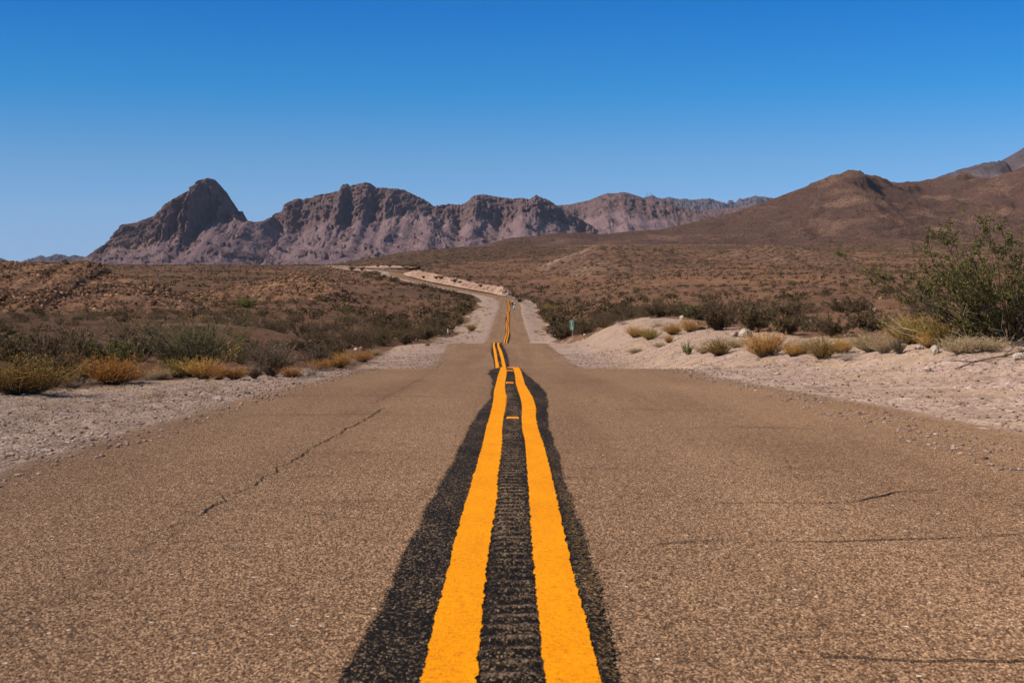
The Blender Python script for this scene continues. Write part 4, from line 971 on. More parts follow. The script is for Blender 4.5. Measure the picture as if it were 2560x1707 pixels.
# ------------------------------------------------------------------ shrubs one can tell apart (placed by their base in the photo)
#  kind, base px, base py, width px, height px, label
SH = [
 # left roadside row
 ('olivegold', 30, 988, 230, 105, "low olive and gold shrub at the far left edge of the left verge"),
 ('dark', 118, 968, 150, 100, "dark bare-stemmed shrub between the olive shrub and the golden shrub on the left verge"),
 ('gold', 178, 962, 95, 78, "golden shrub with greenish tips left of the wide orange shrub"),
 ('straw', 172, 972, 90, 34, "pale dry twigs at the foot of the golden shrub on the left verge"),
 ('orange', 268, 962, 165, 74, "wide orange dry shrub on the left verge, the largest of its colour"),
 ('broom', 470, 944, 285, 158, "big grey-green broom shrub, tallest plant left of the road"),
 ('dark', 140, 920, 150, 105, "tall dark scraggly shrub rising behind the golden shrub on the left"),
 ('creosote', 268, 930, 150, 78, "olive shrub behind the wide orange shrub on the left"),
 ('dark', 40, 915, 150, 80, "dull brown shrub at the left picture edge behind the front row"),
 ('creosote', 15, 880, 120, 52, "small olive shrub by the left picture edge farther back"),
 ('twiggy', 215, 892, 120, 48, "grey twiggy shrub farther back between two dark shrubs on the left"),
 ('olivegold', 440, 945, 76, 54, "rounded olive shrub in front of the big broom shrub"),
 ('gold', 502, 949, 92, 60, "bright straw-yellow clump under the right half of the big broom shrub"),
 ('orange', 582, 950, 72, 40, "small orange-brown shrub just right of the big broom shrub"),
 ('dry', 374, 947, 86, 18, "grey pile of dead twigs below the left side of the big broom shrub"),
 ('twiggy', 672, 942, 160, 102, "large brown twiggy shrub between the broom shrub and the golden clumps"),
 ('twiggy', 790, 925, 110, 70, "medium brown twiggy shrub behind the golden clumps left of the road"),
 ('orange', 726, 944, 62, 30, "low round orange shrub at the gravel edge left of the road"),
 ('dry', 776, 938, 66, 34, "grey dead shrub between the low orange shrub and the golden clumps"),
 ('gold', 796, 928, 66, 32, "small golden clump beside the grey dead shrub on the left gravel edge"),
 ('gold', 845, 920, 76, 42, "fullest golden clump in the middle of the left gravel edge row"),
 ('gold', 908, 906, 52, 32, "golden clump close to the left road edge"),
 ('straw', 938, 889, 30, 18, "tiny straw clump nearest the left road edge"),
 ('dark', 815, 898, 110, 52, "dark olive shrub behind the fullest golden clump"),
 ('dark', 760, 880, 100, 42, "dark low shrub behind the large brown twiggy shrub"),
 ('dark', 905, 868, 70, 34, "dark shrub first in the row left of the second road hump"),
 ('creosote', 955, 866, 78, 38, "olive shrub in the row left of the second road hump"),
 ('dark', 1010, 862, 80, 40, "dark olive shrub in the row left of the second road hump, near the marker post"),
 ('dark', 1062, 850, 74, 44, "dark olive shrub just left of the small marker post"),
 ('dark', 1088, 828, 60, 44, "tall dark shrub behind the small marker post"),
 ('olivegold', 1178, 828, 26, 20, "small gold-green shrub on the gravel right of the marker post"),
 ('lime', 618, 772, 56, 30, "bright green shrub at the foot of the far rocky hill"),
 ('straw', 622, 985, 26, 9, "tiny tuft of yellow grass on the left gravel"),
 ('straw', 88, 985, 60, 36, "pale dry grass clump between the olive shrub and the pale twigs at far left"),
 ('straw', 395, 950, 60, 28, "pale straw clump behind the grey pile of dead twigs"),
 ('gold', 545, 950, 50, 40, "gold clump squeezed between the straw-yellow clump and the orange-brown shrub"),
 ('twiggy', 632, 948, 70, 48, "small brown twiggy shrub left of the large brown twiggy one"),
 ('dry', 875, 912, 50, 22, "grey dry clump behind the fullest golden clump"),
 ('dark', 330, 905, 110, 60, "dark shrub behind the left edge of the big broom shrub"),
 ('creosote', 590, 905, 110, 60, "olive shrub behind the right edge of the big broom shrub"),
 # right bank
 ('gold', 1588, 845, 42, 33, "leftmost golden shrub on the right sand bank"),
 ('olivegold', 1625, 850, 52, 34, "green-gold shrub touching the leftmost golden shrub on the right bank"),
 ('gold', 1684, 838, 48, 34, "golden shrub on the bank crest, second from the left"),
 ('gold', 1725, 831, 44, 36, "golden shrub on the bank crest beside the upright pale stone"),
 ('gold', 1673, 858, 24, 22, "very small gold shrub on the sandy slope right of the road"),
 ('dry', 1642, 818, 54, 20, "pale grey dry shrub behind the golden shrubs on the bank crest"),
 ('lime', 1720, 888, 26, 33, "small upright green shrub alone on the sand right of the road"),
 ('olivegold', 1800, 890, 76, 48, "half green, half gold shrub on the sand beside the big golden one"),
 ('gold', 1918, 893, 134, 70, "big round golden-brown shrub, the largest of its colour on the right bank"),
 ('dark', 1800, 826, 110, 64, "dark green shrub behind the pale boulder, left one of three"),
 ('dark', 1890, 828, 130, 76, "dark green shrub behind the pale boulder, middle one of three"),
 ('dark', 1975, 838, 100, 60, "dark green shrub behind the big golden-brown shrub, right one of three"),
 ('creosote', 1735, 800, 90, 40, "olive shrub on the flat behind the bank crest"),
 ('olivegold', 2060, 899, 82, 62, "yellow-green shrub right of the big golden-brown shrub"),
 ('straw', 2010, 885, 60, 40, "straw-coloured shrub between the golden-brown and the yellow-green shrub"),
 ('dry', 2122, 902, 80, 30, "low grey tangle of dead twigs right of the yellow-green shrub"),
 ('straw', 2182, 880, 100, 54, "pale straw shrub on the right bank left of the white stone"),
 ('twiggy', 2252, 886, 56, 46, "grey-brown twiggy shrub next to the white stone under the big green bush"),
 ('dark', 2090, 846, 104, 58, "dark brown shrub behind the straw shrub on the right"),
 ('dark', 2180, 830, 100, 62, "dark shrub behind the pale straw shrub, in front of the red flat"),
 ('olivegold', 2290, 860, 130, 78, "olive-gold shrub below the left branches of the big green bush"),
 ('olivegold', 2370, 870, 140, 86, "olive-gold shrub directly under the big green bush"),
 ('straw', 2410, 884, 120, 46, "pale dry shrub at the foot of the big green bush"),
 ('dark', 1985, 800, 100, 44, "dark shrub on the red flat behind the three dark green shrubs"),
 ('dark', 2130, 786, 110, 44, "low dark shrub on the red flat right of the middle"),
 ('dark', 1648, 795, 80, 34, "dark shrub just behind the top of the sand bank"),
 ('creosote', 1555, 800, 70, 36, "olive shrub behind the left end of the sand bank"),
 ('straw', 1760, 884, 44, 22, "low straw tuft between the small green shrub and the half green shrub"),
 ('gold', 1985, 892, 56, 38, "dry gold clump touching the right side of the big golden-brown shrub"),
 ('gold', 2110, 884, 70, 44, "gold brush behind the low grey tangle of dead twigs"),
 ('straw', 2215, 884, 60, 40, "straw brush between the pale straw shrub and the twiggy shrub by the white stone"),
 ('gold', 2330, 872, 70, 46, "gold dry brush under the left branches of the big green bush"),
 ('straw', 1840, 870, 44, 24, "low straw tuft at the foot of the large pale boulder"),
 ('dry', 1560, 812, 44, 16, "grey dry brush at the left end of the bank crest"),
 ('straw', 1650, 868, 40, 12, "flat dry weeds on the sandy slope below the very small gold shrub"),
 ('straw', 1590, 882, 46, 12, "flat dry weeds on the sand nearest the second road hump"),
 ('straw', 2480, 880, 110, 40, "pale dry brush at the right foot of the big green bush"),
 # beside the mile marker
 ('dark', 1405, 850, 60, 40, "dark green shrub left of the green mile marker"),
 ('dark', 1462, 838, 70, 48, "dark green shrub right of the green mile marker"),
 ('dark', 1382, 812, 60, 40, "dark green shrub farther up the road beyond the mile marker"),
 ('olivegold', 1372, 780, 34, 22, "gold-green shrub on the right gravel edge far up the road"),
]
for (k_, x_, y_, w_, h_, l_) in SH:
    plant(k_, x_, y_, w_, h_, l_, "roadside shrubs")

for i_, (x_, y_, w_) in enumerate([(1060, 697, 13), (1092, 700, 15), (1104, 698, 16), (1136, 707, 18), (1150, 709, 12), (1203, 718, 14), (958, 696, 18), (985, 705, 22), (1008, 714, 18), (1028, 716, 16), (1060, 723, 24), (1082, 728, 18), (1103, 732, 20), (1124, 735, 16), (1026, 681, 30), (1040, 676, 22), (1008, 668, 12), (975, 668, 12), (945, 668, 12), (905, 676, 16), (880, 676, 18), (1292, 746, 16), (1168, 752, 26), (1300, 756, 22)]):
    plant('dark', x_, y_, w_, w_*.62, "small dark shrub on the pale slopes beside the climbing road" if y_ < 740 else ("dark shrub at the foot of the pale cut where the road turns" if x_ > 1200 else "dark shrub on the left gravel edge where the road turns"), "shrubs beside the climbing road")
# the big green bush at the right picture edge
def big_bush():
    g = np.random.default_rng(5)
    loc = hit(2540, 856)
    n = 76; P = curve_stems(g, n, 2.25, .95, 7, lean=(-.30, 0), lo=.45, base_r=.35, curl=.18, wob=.06)
    Tw = side_twigs(g, P, 620, .42, .12, 4, .55); Tw2 = side_twigs(g, Tw, 1500, .17, .15, 3, .6)
    root = bpy.data.objects.new("creosote_bush", None); COL.objects.link(root)
    S = cat([stems_mesh(P, taper(n, 7, .017, .004), g.random(n)*.7, 5), stems_mesh(Tw, taper(620, 4, .007, .003), g.random(620)*.7)])
    link("stems", mesh_np("stems", S[0], S[1], [M['twig']], True, {'tint': S[2]}), root)
    m = 46000; idx = g.integers(0, 1500, m); c, d = interp(Tw2[idx], .05 + .95*g.random(m)); c = c + .026*g.normal(size=(m, 3))
    c[:, 2] = np.maximum(c[:, 2], .05)
    cl_ = fbm(c[:, 0]*3.0, c[:, 2]*3.0 + c[:, 1]*2, 3, 7)
    keep = cl_ > -.28; c = c[keep]
    Lf = cat([quads_mesh(c, .0195, np.clip(.10 + .5*g.random(len(c)) + .35*g.random(len(c))**3, 0, 1), g, 1.35), stems_mesh(Tw2, taper(1500, 3, .0032, .0016), g.random(1500)*.5)])
    link("foliage", mesh_np("foliage", Lf[0], Lf[1], [M['creosote']], False, {'tint': Lf[2]}), root)
    D = curve_stems(g, 46, 1.25, 1.35, 6, lean=(-.5, -.2), lo=.4, base_r=.5, curl=.35, wob=.12); D2 = side_twigs(g, D, 110, .28, .3, 3, .7)
    Dm = cat([stems_mesh(D, taper(46, 6, .008, .003), .3 + .7*g.random(46)), stems_mesh(D2, taper(110, 3, .004, .002), .3 + .7*g.random(110))])
    link("dead_twigs", mesh_np("dead_twigs", Dm[0], Dm[1], [M['paletwig']], True, {'tint': Dm[2]}), root)
    root.location = (loc.x, loc.y + .4, loc.z - .05)
    tag(root, "big leafy green creosote bush leaning in from the right picture edge", "bush")
big_bush()

# ------------------------------------------------------------------ rocks
def blob(g, n, sx, sy, sz, rough=.25, sub=2):
    """closed angular stone from a subdivided octahedron, n kept for seeding"""
    V = np.array([(1, 0, 0), (-1, 0, 0), (0, 1, 0), (0, -1, 0), (0, 0, 1), (0, 0, -1)], float)
    T = [(0, 2, 4), (2, 1, 4), (1, 3, 4), (3, 0, 4), (2, 0, 5), (1, 2, 5), (3, 1, 5), (0, 3, 5)]
    V = [tuple(v) for v in V]
    for _ in range(sub):
        mid = {}; T2 = []
        def mp_(a, b):
            k = (min(a, b), max(a, b))
            if k not in mid:
                v = np.array(V[a]) + np.array(V[b]); v /= np.linalg.norm(v); V.append(tuple(v)); mid[k] = len(V) - 1
            return mid[k]
        for a, b, c in T:
            ab, bc, ca = mp_(a, b), mp_(b, c), mp_(c, a); T2 += [(a, ab, ca), (ab, b, bc), (ca, bc, c), (ab, bc, ca)]
        T = T2
    A = np.array(V)
    for _ in range(7):      # chop with random planes for facets
        nrm = g.normal(size=3); nrm /= np.linalg.norm(nrm); d = .62 + .3*g.random()
        k = A @ nrm; A = A - np.maximum(k - d, 0)[:, None]*nrm
    A = A*(1 + rough*.5*fbm(A[:, 0]*1.7 + n, A[:, 1]*1.7 + A[:, 2], 3, n))[:, None]
    return A*np.array([sx, sy, sz]), np.array(T)
def rock(px, py, wpx, hpx, mat, label, cat_='rock', seed=1, flat=1.0):
    loc = hit(px, py)
    if loc is None: return
    s = loc.y/F; g = np.random.default_rng(seed)
    A, T = blob(g, seed, wpx*s/2, wpx*s*.4, hpx*s*.62, .3, 3)
    A[:, 2] += hpx*s*.36
    o = link(cat_, mesh_np(cat_, A, T, [M[mat]], False, {'tint': .35 + .5*np.random.default_rng(seed).random(len(A))}))
    o.location = (loc.x, loc.y + wpx*s*.3, loc.z); tag(o, label, cat_, "loose stones beside the road"); return o
rock(1866, 843, 34, 23, 'rockpale', "large pale boulder in front of the dark green shrubs on the right bank", 'boulder', 3)
rock(1834, 842, 26, 16, 'pebble', "brownish stone leaning beside the large pale boulder", 'rock', 4)
rock(1705, 805, 13, 17, 'rockpale', "upright pale stone on the crest of the sand bank", 'rock', 5)
rock(1944, 937, 19, 7, 'rockpale', "flat white stone lying on the gravel right of the road", 'rock', 6)
rock(2338, 886, 22, 24, 'rockpale', "white angular stone under the lower twigs of the big green bush", 'rock', 7)
rock(2320, 929, 20, 13, 'rockpale', "small white stone on the slope below the fallen branch", 'rock', 8)
rock(2550, 900, 30, 20, 'rockpale', "pale stone at the right picture edge on the bank", 'rock', 9)
rock(2300, 874, 24, 11, 'rockpale', "flat pale stone left of the white angular stone", 'rock', 10)
rock(2188, 778, 15, 9, 'rockpale', "pale stone on the red flat behind the straw shrub", 'rock', 11)
rock(2030, 805, 12, 8, 'rockpale', "pale stone among the dark shrubs on the red flat", 'rock', 12)
rock(2203, 876, 14, 6, 'pebble', "pinkish stone at the foot of the pale straw shrub", 'rock', 13)
rock(614, 856, 24, 12, 'rockdark', "dark flat rock on the brown flat right of the broom shrub", 'rock', 14)
rock(607, 868, 15, 12, 'rockdark', "small dark rock just below the dark flat rock", 'rock', 15)
rock(868, 870, 18, 13, 'pebble', "grey rock in the stone heap at the left gravel edge", 'rock', 16)
rock(882, 872, 14, 12, 'rockdark', "dark rock in the stone heap at the left gravel edge", 'rock', 17)
rock(890, 876, 12, 8, 'rockpale', "pale chip in the stone heap at the left gravel edge", 'rock', 18)
rock(1068, 865, 12, 9, 'rockdark', "dark stone at the left edge of the second hump", 'rock', 19)
rock(57, 990, 14, 6, 'rockpale', "pale stone below the olive shrub at the far left", 'rock', 20)
rock(1462, 840, 9, 6, 'rockpale', "pale stone on the ridge right of the mile marker", 'rock', 21)

# fallen branch on the right bank
bpts = [(2385, 925), (2430, 908), (2470, 899), (2505, 893), (2545, 882), (2600, 872)]
bl = [hit(*q) for q in bpts]
if all(b is not None for b in bl):
    P_ = np.array([[[b.x, b.y - .05, b.z + .02] for b in bl]])
    tw = np.array([[P_[0, 1], P_[0, 1] + (-.20, -.1, .02), P_[0, 1] + (-.42, -.15, .03)], [P_[0, 2], P_[0, 2] + (-.15, -.12, -.03), P_[0, 2] + (-.33, -.2, -.02)], [P_[0, 3], P_[0, 3] + (.1, -.1, .12), P_[0, 3] + (.2, -.15, .2)]])
    B_ = cat([stems_mesh(P_, taper(1, 6, .007, .017), np.array([.75]), 6), stems_mesh(tw, taper(3, 3, .010, .004), np.array([.3, .3, .4]), 5)])
    tag(link("fallen_branch", mesh_np("fallen_branch", B_[0], B_[1], [M['twig']], True, {'tint': B_[2]})), "thin dark fallen branch lying on the sand below the big green bush", "branch")

# ------------------------------------------------------------------ scattered desert scrub
wx0, wx1 = -150, 2710
cand = []
def add_cand(Xa, Ya, ha, ta): cand.append(np.stack([Xa, Ya, ha, ta], 1))
for (ya, yb, dens) in ((17, 45, 1/16.0), (28, 130, 1/15.0), (130, 300, 1/13.0), (300, 600, 1/15.0), (600, 1000, 1/24.0), (1000, 1500, 1/34.0)):
    area = (wx1 - wx0)/F*(yb**2 - ya**2)/2; n = int(area*dens)
    Y = np.sqrt(ya**2 + (yb**2 - ya**2)*rng.random(n)); X = (wx0 + (wx1 - wx0)*rng.random(n) - 1280)/F*Y
    dn = fbm(X*.03, Y*.03, 3, 301) + .8*fbm(X*.008, Y*.008, 2, 302)
    k = rng.random(n) < np.clip(.62 + .55*dn, .12, 1)
    X = X[k]; Y = Y[k]
    h = .38 + .75*rng.random(len(X))**1.8; h *= np.where(Y > 500, 1.15, 1)
    t = np.clip(.30 + .22*rng.normal(size=len(X)), 0, .75); t = np.where(rng.random(len(X)) < .09, .95, t)
    add_cand(X, Y, h, t)
# denser rows where run-off from the road waters the plants
for side in (-1, 1):
    n = 210; Y = 84 + 348*rng.random(n)**1.1
    off = (np.interp(Y, [0, 60, 84, 120, 200, 300, 440], [6, 6.5, 7.2, 8, 8.8, 9, 9]) if side < 0 else np.interp(Y, [0, 60, 84, 120, 200, 300, 440], [9.5, 9.3, 7.6, 7.2, 7.8, 8, 8.6]))
    X = cx(Y) + side*(off + np.abs(rng.normal(size=n))*7.5)
    add_cand(X, Y, .75 + .95*rng.random(n), np.clip(.28 + .14*rng.normal(size=n), 0, .6))
n = 260; i_ = rng.integers(NST, NST + 95, n); sgn = np.where(rng.random(n) < .5, -1, 1); o_ = sgn*(6.5 + 9*rng.random(n))
add_cand(CLINE[i_, 0] + NRM[i_, 0]*o_, CLINE[i_, 1] + NRM[i_, 1]*o_, .7 + .8*rng.random(n), np.clip(.28 + .15*rng.normal(size=n), 0, .6))
cand = np.vstack(cand)
dd, _i = road_dist(cand[:, 0], cand[:, 1])
lim = np.where(dd > 0, np.interp(cand[:, 1], [0, 36, 50, 66, 88, 120, 440, 2000], [13, 11.6, 11.6, 11.8, 10.4, 7.2, 8, 6.5]), np.interp(cand[:, 1], [0, 40, 84, 120, 200, 440, 2000], [6.5, 6.5, 7, 7.8, 8.6, 8.5, 6.5]))
cand = cand[np.abs(dd) > lim]
zs = np.array([(lambda q: q.z if q is not None else np.nan)(drop(a, b)[0]) for a, b in cand[:, :2]])
ok = ~np.isnan(zs); cand = np.column_stack([cand[ok], zs[ok]])
hill_ = (cand[:, 4] - gz(cand[:, 0], cand[:, 1], False) > 1.2) & (cand[:, 1] < 420); cand = cand[~(hill_ & (rng.random(len(cand)) < .6))]
# the ones that show largest become shrubs of their own
sz = cand[:, 2]/cand[:, 1]*F
order = np.argsort(-sz); own = []
for i in order:
    if len(own) >= 235: break
    X, Y, h, t, z = cand[i]; px = 1280 + X/Y*F
    if not (-40 < px < 2600): continue
    top = Vector((X, Y, z + h*.9)); d = top - CAMV; L = d.length
    q = TER.ray_cast(CAMV, d.normalized(), L - .3)
    if q[0] is None: own.append(i)
ownset = set(own)
SMALL = {}
def small_shrub(kind, var):
    if (kind, var) in SMALL: return SMALL[(kind, var)]
    g = np.random.default_rng(sum(map(ord, kind)) + 900 + var)
    n = 26; P = curve_stems(g, n, 1.0, 1.0, 4, lo=.5, base_r=.12, wob=.10); Tw = side_twigs(g, P, 110, .24, .25)
    S = cat([stems_mesh(P, taper(n, 4, .013, .004), .1 + .3*g.random(n)), stems_mesh(Tw, taper(110, 3, .006, .003), .2 + .3*g.random(110))])
    c, d = interp(Tw[g.integers(0, 110, 620)], .1 + .9*g.random(620)); c = c + .035*g.normal(size=c.shape); c[:, 2] = np.maximum(c[:, 2], .03)
    Q = quads_mesh(c, .030, np.clip(.1 + .8*g.random(620), 0, 1), g, 1.1)
    A = cat([S, Q])
    SMALL[(kind, var)] = mesh_np("desert_shrub", A[0], A[1], [M['twig'], M[{'dark': 'darkleaf'}.get(kind, kind)]], False, {'tint': A[2]}, [0]*len(S[1]) + [1]*len(Q[1]))
    return SMALL[(kind, var)]
def region(X, Y):
    d = road_dist(np.array([X]), np.array([Y]))[0][0]
    side = "left" if d < 0 else "right"
    if abs(d) < 15 and Y > 84: return side, "hedge"
    return side, ("near" if Y < 75 else "far")
LBL = {('left', 'hedge'): "dark shrub in the dense row along the left gravel verge past the second hump", ('right', 'hedge'): "dark shrub in the dense row along the right gravel verge past the second hump",
       ('left', 'near'): "%s shrub on the brown flat close behind the left verge", ('right', 'near'): "%s shrub on the red flat close behind the right sand bank",
       ('left', 'far'): "small %s shrub far out on the brown flat left of the road", ('right', 'far'): "small %s shrub far out on the red flat right of the road"}
WORD = {'dark': 'dark brown-green', 'creosote': 'olive', 'gold': 'golden dry'}
for i in own:
    X, Y, h, t, z = cand[i]; sd_, rg_ = region(X, Y)
    kind = 'dark' if t < .42 or rg_ == 'hedge' else ('gold' if t > .9 else 'creosote')
    o = link("desert_shrub", small_shrub(kind, rnd.randrange(3)))
    w = .55*(.9 + .5*rnd.random()); o.location = (X, Y, z - .03*h); o.scale = (h*w*1.25, h*w*1.25, h); o.rotation_euler = (0, 0, rnd.random()*6.28)
    lb = LBL[(sd_, rg_)]; lb = lb % WORD[kind] if '%s' in lb else lb
    tag(o, lb, 'shrub', lb + " group" if False else ("shrubs: " + lb))
# everything smaller is scrub nobody could count
rest = np.array([i for i in range(len(cand)) if i not in ownset])
def tile(TV, TF, TT, pos_, sc, rot, tint):
    n = len(pos_); c, s = np.cos(rot), np.sin(rot)
    x = TV[None, :, 0]*c[:, None] - TV[None, :, 1]*s[:, None]; y = TV[None, :, 0]*s[:, None] + TV[None, :, 1]*c[:, None]
    V = np.stack([x*sc[:, None, 0] + pos_[:, None, 0], y*sc[:, None, 0] + pos_[:, None, 1], TV[None, :, 2]*sc[:, None, 1] + pos_[:, None, 2]], -1)
    Fq = (TF[None] + (np.arange(n)*len(TV))[:, None, None]).reshape(-1, TF.shape[1])
    return V.reshape(-1, 3), Fq, np.clip(TT[None] + tint[:, None], 0, 1).ravel()
def clump(g, nq, size):
    th = g.random(nq)*2*np.pi; r = np.sqrt(g.random(nq))*.75; z = (g.random(nq)**.8)*(1 - .45*r**2)
    C = np.stack([r*np.cos(th), r*np.sin(th), z*.92 + .02], 1)
    return quads_mesh(C, size, (g.random(nq) - .5)*.35, g, 1.1)
parts = []
for (ya, yb, nq, size, nv) in ((0, 190, 110, .105, 4), (190, 420, 44, .17, 4), (420, 2000, 16, .28, 4)):
    sel = rest[(cand[rest, 1] >= ya) & (cand[rest, 1] < yb)]
    for v in range(nv):
        s_ = sel[v::nv]
        if not len(s_): continue
        g = np.random.default_rng(700 + v + nq); T_ = clump(g, nq, size)
        c_ = cand[s_]; w = c_[:, 2]*(.75 + .5*rng.random(len(s_)))
        parts.append(tile(*T_, np.column_stack([c_[:, 0], c_[:, 1], c_[:, 4] - .03]), np.column_stack([w, c_[:, 2]]), rng.random(len(s_))*6.28, c_[:, 3]))
A_ = cat(parts)
sc_ = link("desert_scrub", mesh_np("desert_scrub", A_[0], A_[1], [M['scrubmix']], False, {'tint': A_[2]}))
tag(sc_, "countless small dull shrubs dotting the desert flats and low hills", "scrub", kind='stuff')

# boulders covering the two rocky hills, and scattered over the flats
gq = np.random.default_rng(41)
RT = [blob(np.random.default_rng(60 + k), 60 + k, 1, .85, .7, .3, 1) for k in range(6)]
rp = []
for hobj, cnt in ((HILLS[0], 8500), (HILLS[1], 6000)):
    me = hobj.data; co = np.empty(len(me.vertices)*3, np.float32); me.vertices.foreach_get('co', co); co = co.reshape(-1, 3)
    px = 1280 + co[:, 0]/co[:, 1]*F
    k = gq.choice(len(co), cnt, p=(lambda w: w/w.sum())(np.clip(.25 + fbm(co[:, 0]*.06, co[:, 1]*.03 + co[:, 2]*.2, 4, 402), .03, 2)*(px > -100)*sstep(-2.8, -1.0, co[:, 2])))
    rp.append(np.column_stack([co[k] + gq.normal(size=(cnt, 3))*(.25, .25, .03), .10 + .42*gq.random(cnt)**2.6]))
m = 5200; Y = np.sqrt(40**2 + (330**2 - 40**2)*gq.random(m)); X = (wx0 + (wx1 - wx0)*gq.random(m) - 1280)/F*Y
d2, _i = road_dist(X, Y); kk = np.abs(d2) > 9.5; X = X[kk]; Y = Y[kk]
kk = gq.random(len(X)) < np.clip(.25 + 1.0*fbm(X*.05, Y*.02, 3, 403), .02, 1); X = X[kk]; Y = Y[kk]
z = np.array([(lambda q: q.z if q is not None else -50.)(drop(a, b)[0]) for a, b in zip(X, Y)])
rp.append(np.column_stack([X, Y, z, .08 + .30*gq.random(len(X))**2.5]))
rp = np.vstack(rp); parts = []
for k in range(6):
    q = rp[k::6]
    parts.append(tile(RT[k][0], RT[k][1], np.zeros(len(RT[k][0])), q[:, :3], np.column_stack([q[:, 3]*(.8 + .6*gq.random(len(q))), q[:, 3]]), gq.random(len(q))*6.28, np.clip(.32 + .25*gq.normal(size=len(q)), 0, 1)))
A_ = cat(parts)
tag(link("boulders", mesh_np("boulders", A_[0], A_[1], [M['rockdark']], False, {'tint': A_[2]})), "dark weathered rocks strewn over the low hills and flats", "rocks", kind='stuff')

# loose gravel on the verges
gg_ = np.random.default_rng(17)
m = 60000; Y = 5 + 65*gg_.random(m)**1.7; sidev = np.where(gg_.random(m) < .45, -1, 1)
e = np.abs(gg_.normal(size=m))*2.0 - .25
X = cx(Y) + np.where(sidev < 0, -2.62 - e, 2.98 + e*1.5)
k = (np.abs(1280 + X/Y*F - 1280) < 1500) & (gg_.random(m) < np.clip(.55 + .8*fbm(X*1.3, Y*.8, 3, 505), .08, 1)); X = X[k]; Y = Y[k]
z = gz(X, Y)
inr = (np.abs(X - cx(Y)) < 3.3); z = np.where(inr, np.maximum(z, zref(Y) - .012*((X - cx(Y))/2.8)**2), z)
r = (.0035 + .012*gg_.random(len(X))**3.5)*(1 + Y/40.0); parts = []
for k in range(6):
    s_ = slice(k, None, 6); n = len(X[s_])
    parts.append(tile(RT[k][0], RT[k][1], np.zeros(len(RT[k][0])), np.column_stack([X[s_], Y[s_], z[s_] + r[s_]*.3]), np.column_stack([r[s_]*(.8 + .6*gg_.random(n)), r[s_]*.8]), gg_.random(n)*6.28, np.clip(.5 + .22*gg_.normal(size=n), 0, 1)))
A_ = cat(parts)
tag(link("gravel", mesh_np("gravel", A_[0], A_[1], [M['pebble']], False, {'tint': A_[2]})), "loose pinkish gravel on both road verges", "gravel", kind='stuff')

# short dry grass on the verges
m = 5200; Y = 7 + 75*gg_.random(m)**1.5; sidev = np.where(gg_.random(m) < .4, -1, 1)
X = cx(Y) + np.where(sidev < 0, -3.1 - 3.2*gg_.random(m), 3.7 + 6.0*gg_.random(m)**.8)
k = gg_.random(m) < np.clip(.25 + 1.3*fbm(X*.5, Y*.35, 3, 606), .02, 1); X = X[k]; Y = Y[k]; z = gz(X, Y); parts = []
for v in range(5):
    g = np.random.default_rng(800 + v); P = curve_stems(g, 16, 1.0, 1.15, 3, lo=.4, base_r=.3, curl=-.2)
    T_ = stems_mesh(P, taper(16, 3, .022, .006), (g.random(16) - .5)*.5)
    s_ = slice(v, None, 5); n = len(X[s_]); h = .035 + .07*gg_.random(n)**1.5
    parts.append(tile(*T_, np.column_stack([X[s_], Y[s_], z[s_]]), np.column_stack([h*1.2, h]), gg_.random(n)*6.28, np.clip(.45 + .2*gg_.normal(size=n), 0, 1)))
m = 2600; Y = 84 + 346*gg_.random(m); sidev = np.where(gg_.random(m) < .5, -1, 1); X = cx(Y) + sidev*(3.4 + 5.0*gg_.random(m)**.7)
k = gg_.random(m) < np.clip(.3 + 1.3*fbm(X*.3, Y*.06, 3, 616), .03, 1); X = X[k]; Y = Y[k]; z = gz(X, Y)
for v in range(3):
    g = np.random.default_rng(830 + v); P = curve_stems(g, 14, 1.0, 1.1, 3, lo=.4, base_r=.5, curl=-.2)
    T_ = stems_mesh(P, taper(14, 3, .05, .015), (g.random(14) - .5)*.5)
    s_ = slice(v, None, 3); n = len(X[s_]); h = .08 + .22*gg_.random(n)**2
    parts.append(tile(*T_, np.column_stack([X[s_], Y[s_], z[s_]]), np.column_stack([h*1.4, h]), gg_.random(n)*6.28, np.clip(.35 + .25*gg_.normal(size=n), 0, 1)))
A_ = cat(parts)
tag(link("dry_grass", mesh_np("dry_grass", A_[0], A_[1], [M['straw']], False, {'tint': A_[2]})), "short straw-coloured grass on the verges", "grass", kind='stuff')
# ------------------------------------------------------------------ small built things
import bmesh
def bm_obj(name, bm, mat, parent=None, smooth=False, bevel=0.0):
    if bevel:
        bmesh.ops.bevel(bm, geom=list(bm.edges), offset=bevel, segments=2, affect='EDGES', profile=.7)
    me = bpy.data.meshes.new(name); bm.to_mesh(me); bm.free(); me.materials.append(mat)
    me.polygons.foreach_set('use_smooth', np.full(len(me.polygons), smooth, bool))
    return link(name, me, parent)
def box(bm, c, s, rot=None):
    r = bmesh.ops.create_cube(bm, size=1.0); vs = r['verts']
    for v in vs: v.co = Vector((v.co.x*s[0], v.co.y*s[1], v.co.z*s[2]))
    if rot: bmesh.ops.rotate(bm, verts=vs, cent=(0, 0, 0), matrix=Euler(rot).to_matrix())
    bmesh.ops.translate(bm, verts=vs, vec=c); return vs
def tube(name, pts, radii, mat, parent=None, sides=8):
    V, Fq, T = stems_mesh(np.array([pts], float), np.array([radii], float), np.array([.5]), sides)
    return link(name, mesh_np(name, V, Fq, [mat], True), parent)
